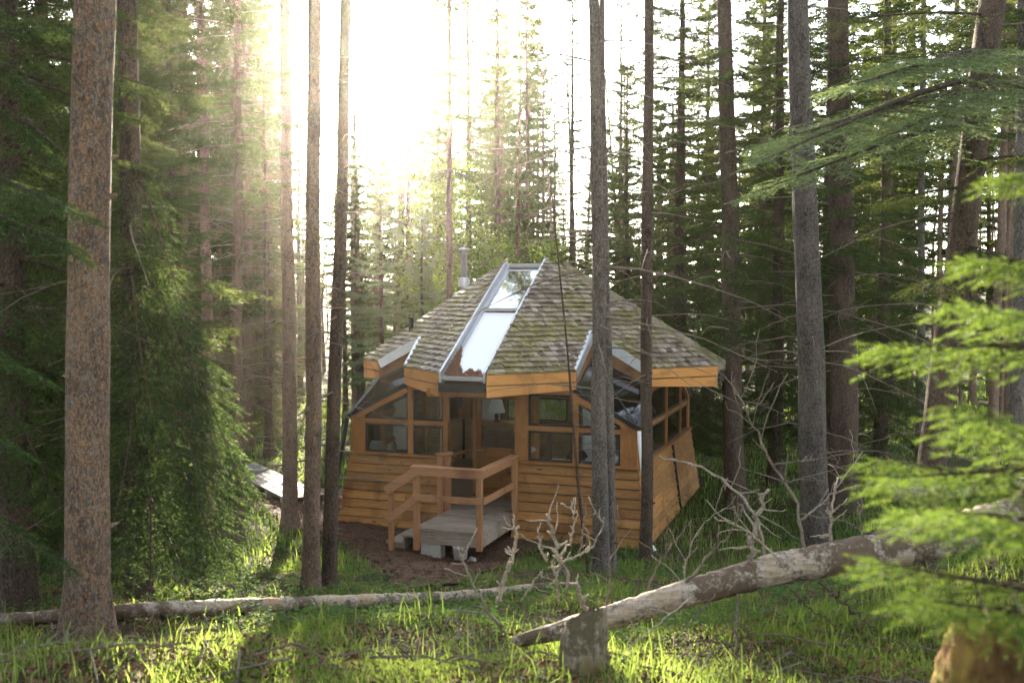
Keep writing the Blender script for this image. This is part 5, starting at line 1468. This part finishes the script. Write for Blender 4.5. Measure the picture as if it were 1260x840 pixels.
def grass():
    rg = np.random.default_rng(31)
    m = MB()
    # near meadow
    n = 260000
    Y = 3.2 + (13.5 - 3.2) * rg.random(n) ** 1.5; X = rg.uniform(-.62, .62, n) * Y + rg.normal(0, .05, n)
    d = patch(X, Y); d2 = patch(X, Y, 2.1, 3); dens = np.where(Y < 6.6, .16 + .95 * sstep(.22, .58, d), (.04 + .6 * sstep(.52, .68, d))) * (.35 + .65 * sstep(.22, .5, d2))
    dens = np.where((X < -1.2 - .05 * Y) & (Y < 7.5), dens * .25, dens)
    k = (rg.random(n) < dens) & ~in_poly(X, Y, MULCH_POLY) & clear_of_hut(X, Y); X, Y = X[k], Y[k]
    h = rg.uniform(.03, .10, len(X)) * (.45 + 1.1 * patch(X, Y, 1.3, 2) ** 1.5)
    tall = rg.random(len(X)) < .035; h = np.where(tall, h * 2.3, h)
    m.add(*blades(X, Y, h, .0022 + .0005 * Y * rg.uniform(.6, 1.2, len(X)), rg, .75))
    # around and behind the hut
    n = 90000
    Y = 13 + 30 * rg.random(n) ** 1.3; X = rg.uniform(-.6, .62, n) * Y
    d = patch(X, Y, .6, 1)
    k = (rg.random(n) < (.25 + .75 * d)) & ~in_poly(X, Y, MULCH_POLY) & clear_of_hut(X, Y); X, Y = X[k], Y[k]
    m.add(*blades(X, Y, rg.uniform(.06, .26, len(X)) * (.6 + .6 * patch(X, Y)), .0006 * Y * rg.uniform(.6, 1.3, len(X)), rg, .6))
    tag(m.build("grass", M['grass']), "bright sunlit grass growing over the forest floor", "grass", kind="stuff")
grass()
def herbs():
    rg = np.random.default_rng(33); m = MB()
    n = 42000
    Y = 5 + 36 * rg.random(n) ** 1.4; X = rg.uniform(-.62, .62, n) * Y
    d = patch(X, Y, .7, 4)
    k = (rg.random(n) < np.clip(d * 1.3 - .25, 0, 1) * np.where(Y < 5.5, .0, np.where(Y < 13, .55, 1))) & ~in_poly(X, Y, MULCH_POLY) & clear_of_hut(X, Y); X, Y = X[k], Y[k]; n = len(X)
    hh = rg.uniform(.06, .38, n) * np.where(Y < 14, .45, 1) * (.6 + .7 * patch(X, Y))
    per = 7
    c = np.repeat(np.stack([X, Y, ground_z(X, Y)], -1), per, 0) ; H = np.repeat(hh, per); Yr = np.repeat(Y, per); N = len(c)
    a = rg.uniform(0, 6.28, N); r = rg.uniform(.01, .09, N) * (1 + Yr / 25)
    p = c + np.stack([np.cos(a) * r, np.sin(a) * r, H * rg.uniform(.25, 1, N)], -1)
    s = rg.uniform(.012, .028, N) * (.7 + Yr / 22)
    t = np.stack([np.cos(a), np.sin(a), rg.uniform(-.4, .5, N)], -1) * s[:, None]; b = np.stack([-np.sin(a), np.cos(a), rg.normal(0, .3, N)], -1) * (s * .5)[:, None]
    v = np.stack([p - t, p + b, p + t, p - b], 1).reshape(-1, 3)
    m.add(v, np.arange(4 * N).reshape(-1, 4))
    tag(m.build("undergrowth", M['herb']), "low leafy green undergrowth between the trees", "undergrowth", kind="stuff")
herbs()
def floor_sticks():
    rg = np.random.default_rng(35); m = MB()
    for i in range(1100):
        Y = 4 + 22 * rg.random() ** 1.5; X = rg.uniform(-.6, .6) * Y
        if not clear_of_hut(np.array(X), np.array(Y)): continue
        a = rg.uniform(0, 6.28); L = rg.uniform(.1, .6); z = gz(X, Y) + rg.uniform(.01, .07)
        d = np.array([math.cos(a), math.sin(a), rg.normal(0, .12)]) * L
        m.tube([(X, Y, z), (X + d[0] * .5, Y + d[1] * .5, z + d[2] * .5 + rg.normal(0, .02)), (X + d[0], Y + d[1], gz(X + d[0], Y + d[1]) + .03)], [.006, .005, .002], 4, False)
    tag(m.build("fallen_twigs", M['twig']), "dry twigs strewn over the forest floor", "twigs", kind="stuff")
floor_sticks()

def leaf_litter():
    rg = np.random.default_rng(37); n = 46000
    Y = 3.2 + 13 * rg.random(n) ** 1.5; X = rg.uniform(-.62, .62, n) * Y
    k = clear_of_hut(X, Y) & ~in_poly(X, Y, MULCH_POLY); X, Y = X[k], Y[k]; n = len(X)
    a = rg.uniform(0, 6.28, n); L = rg.uniform(.006, .035, n); w = rg.uniform(.002, .009, n)
    d = np.stack([np.cos(a) * L, np.sin(a) * L, rg.normal(0, .010, n)], -1); s = np.stack([-np.sin(a) * w, np.cos(a) * w, rg.normal(0, .004, n)], -1)
    p = np.stack([X, Y, ground_z(X, Y) + rg.uniform(.008, .035, n)], -1)
    v = np.stack([p - d, p - s, p + d, p + s], 1).reshape(-1, 3)
    tag(MB().add(v, np.arange(4 * n).reshape(-1, 4)).build("leaf_litter", M['litter']), "brown needles and bits of bark littering the ground between the grass", "leaf litter", kind="stuff")
leaf_litter()
GROUPS = {"spruce_tree": "spruces round the cabin", "pine_tree": "bare-stemmed trees round the cabin", "aspen_tree": "light green broadleaf trees behind the cabin", "fallen_log": "fallen logs in the clearing", "dead_branch": "dead branches in the clearing"}
for o in list(COL.objects):
    k = o.name.split(".")[0]
    if o.parent is None and k in GROUPS and "group" not in o: o["group"] = GROUPS[k]
# ------------------------------------------------------------------ air
def haze():
    t = NT("haze_air")
    pv = t.n("ShaderNodeVolumePrincipled")
    pv.inputs["Color"].default_value = (1.0, 0.92, 0.80, 1)
    pv.inputs["Density"].default_value = HAZE_DENSITY
    pv.inputs["Anisotropy"].default_value = HAZE_G
    t.t.links.new(pv.outputs[0], t.out.inputs["Volume"])
    o = MB().box(-152, 152, -32, 172, -1.6, 30).build("haze", t.m)
    tag(o, kind="stuff")
haze()
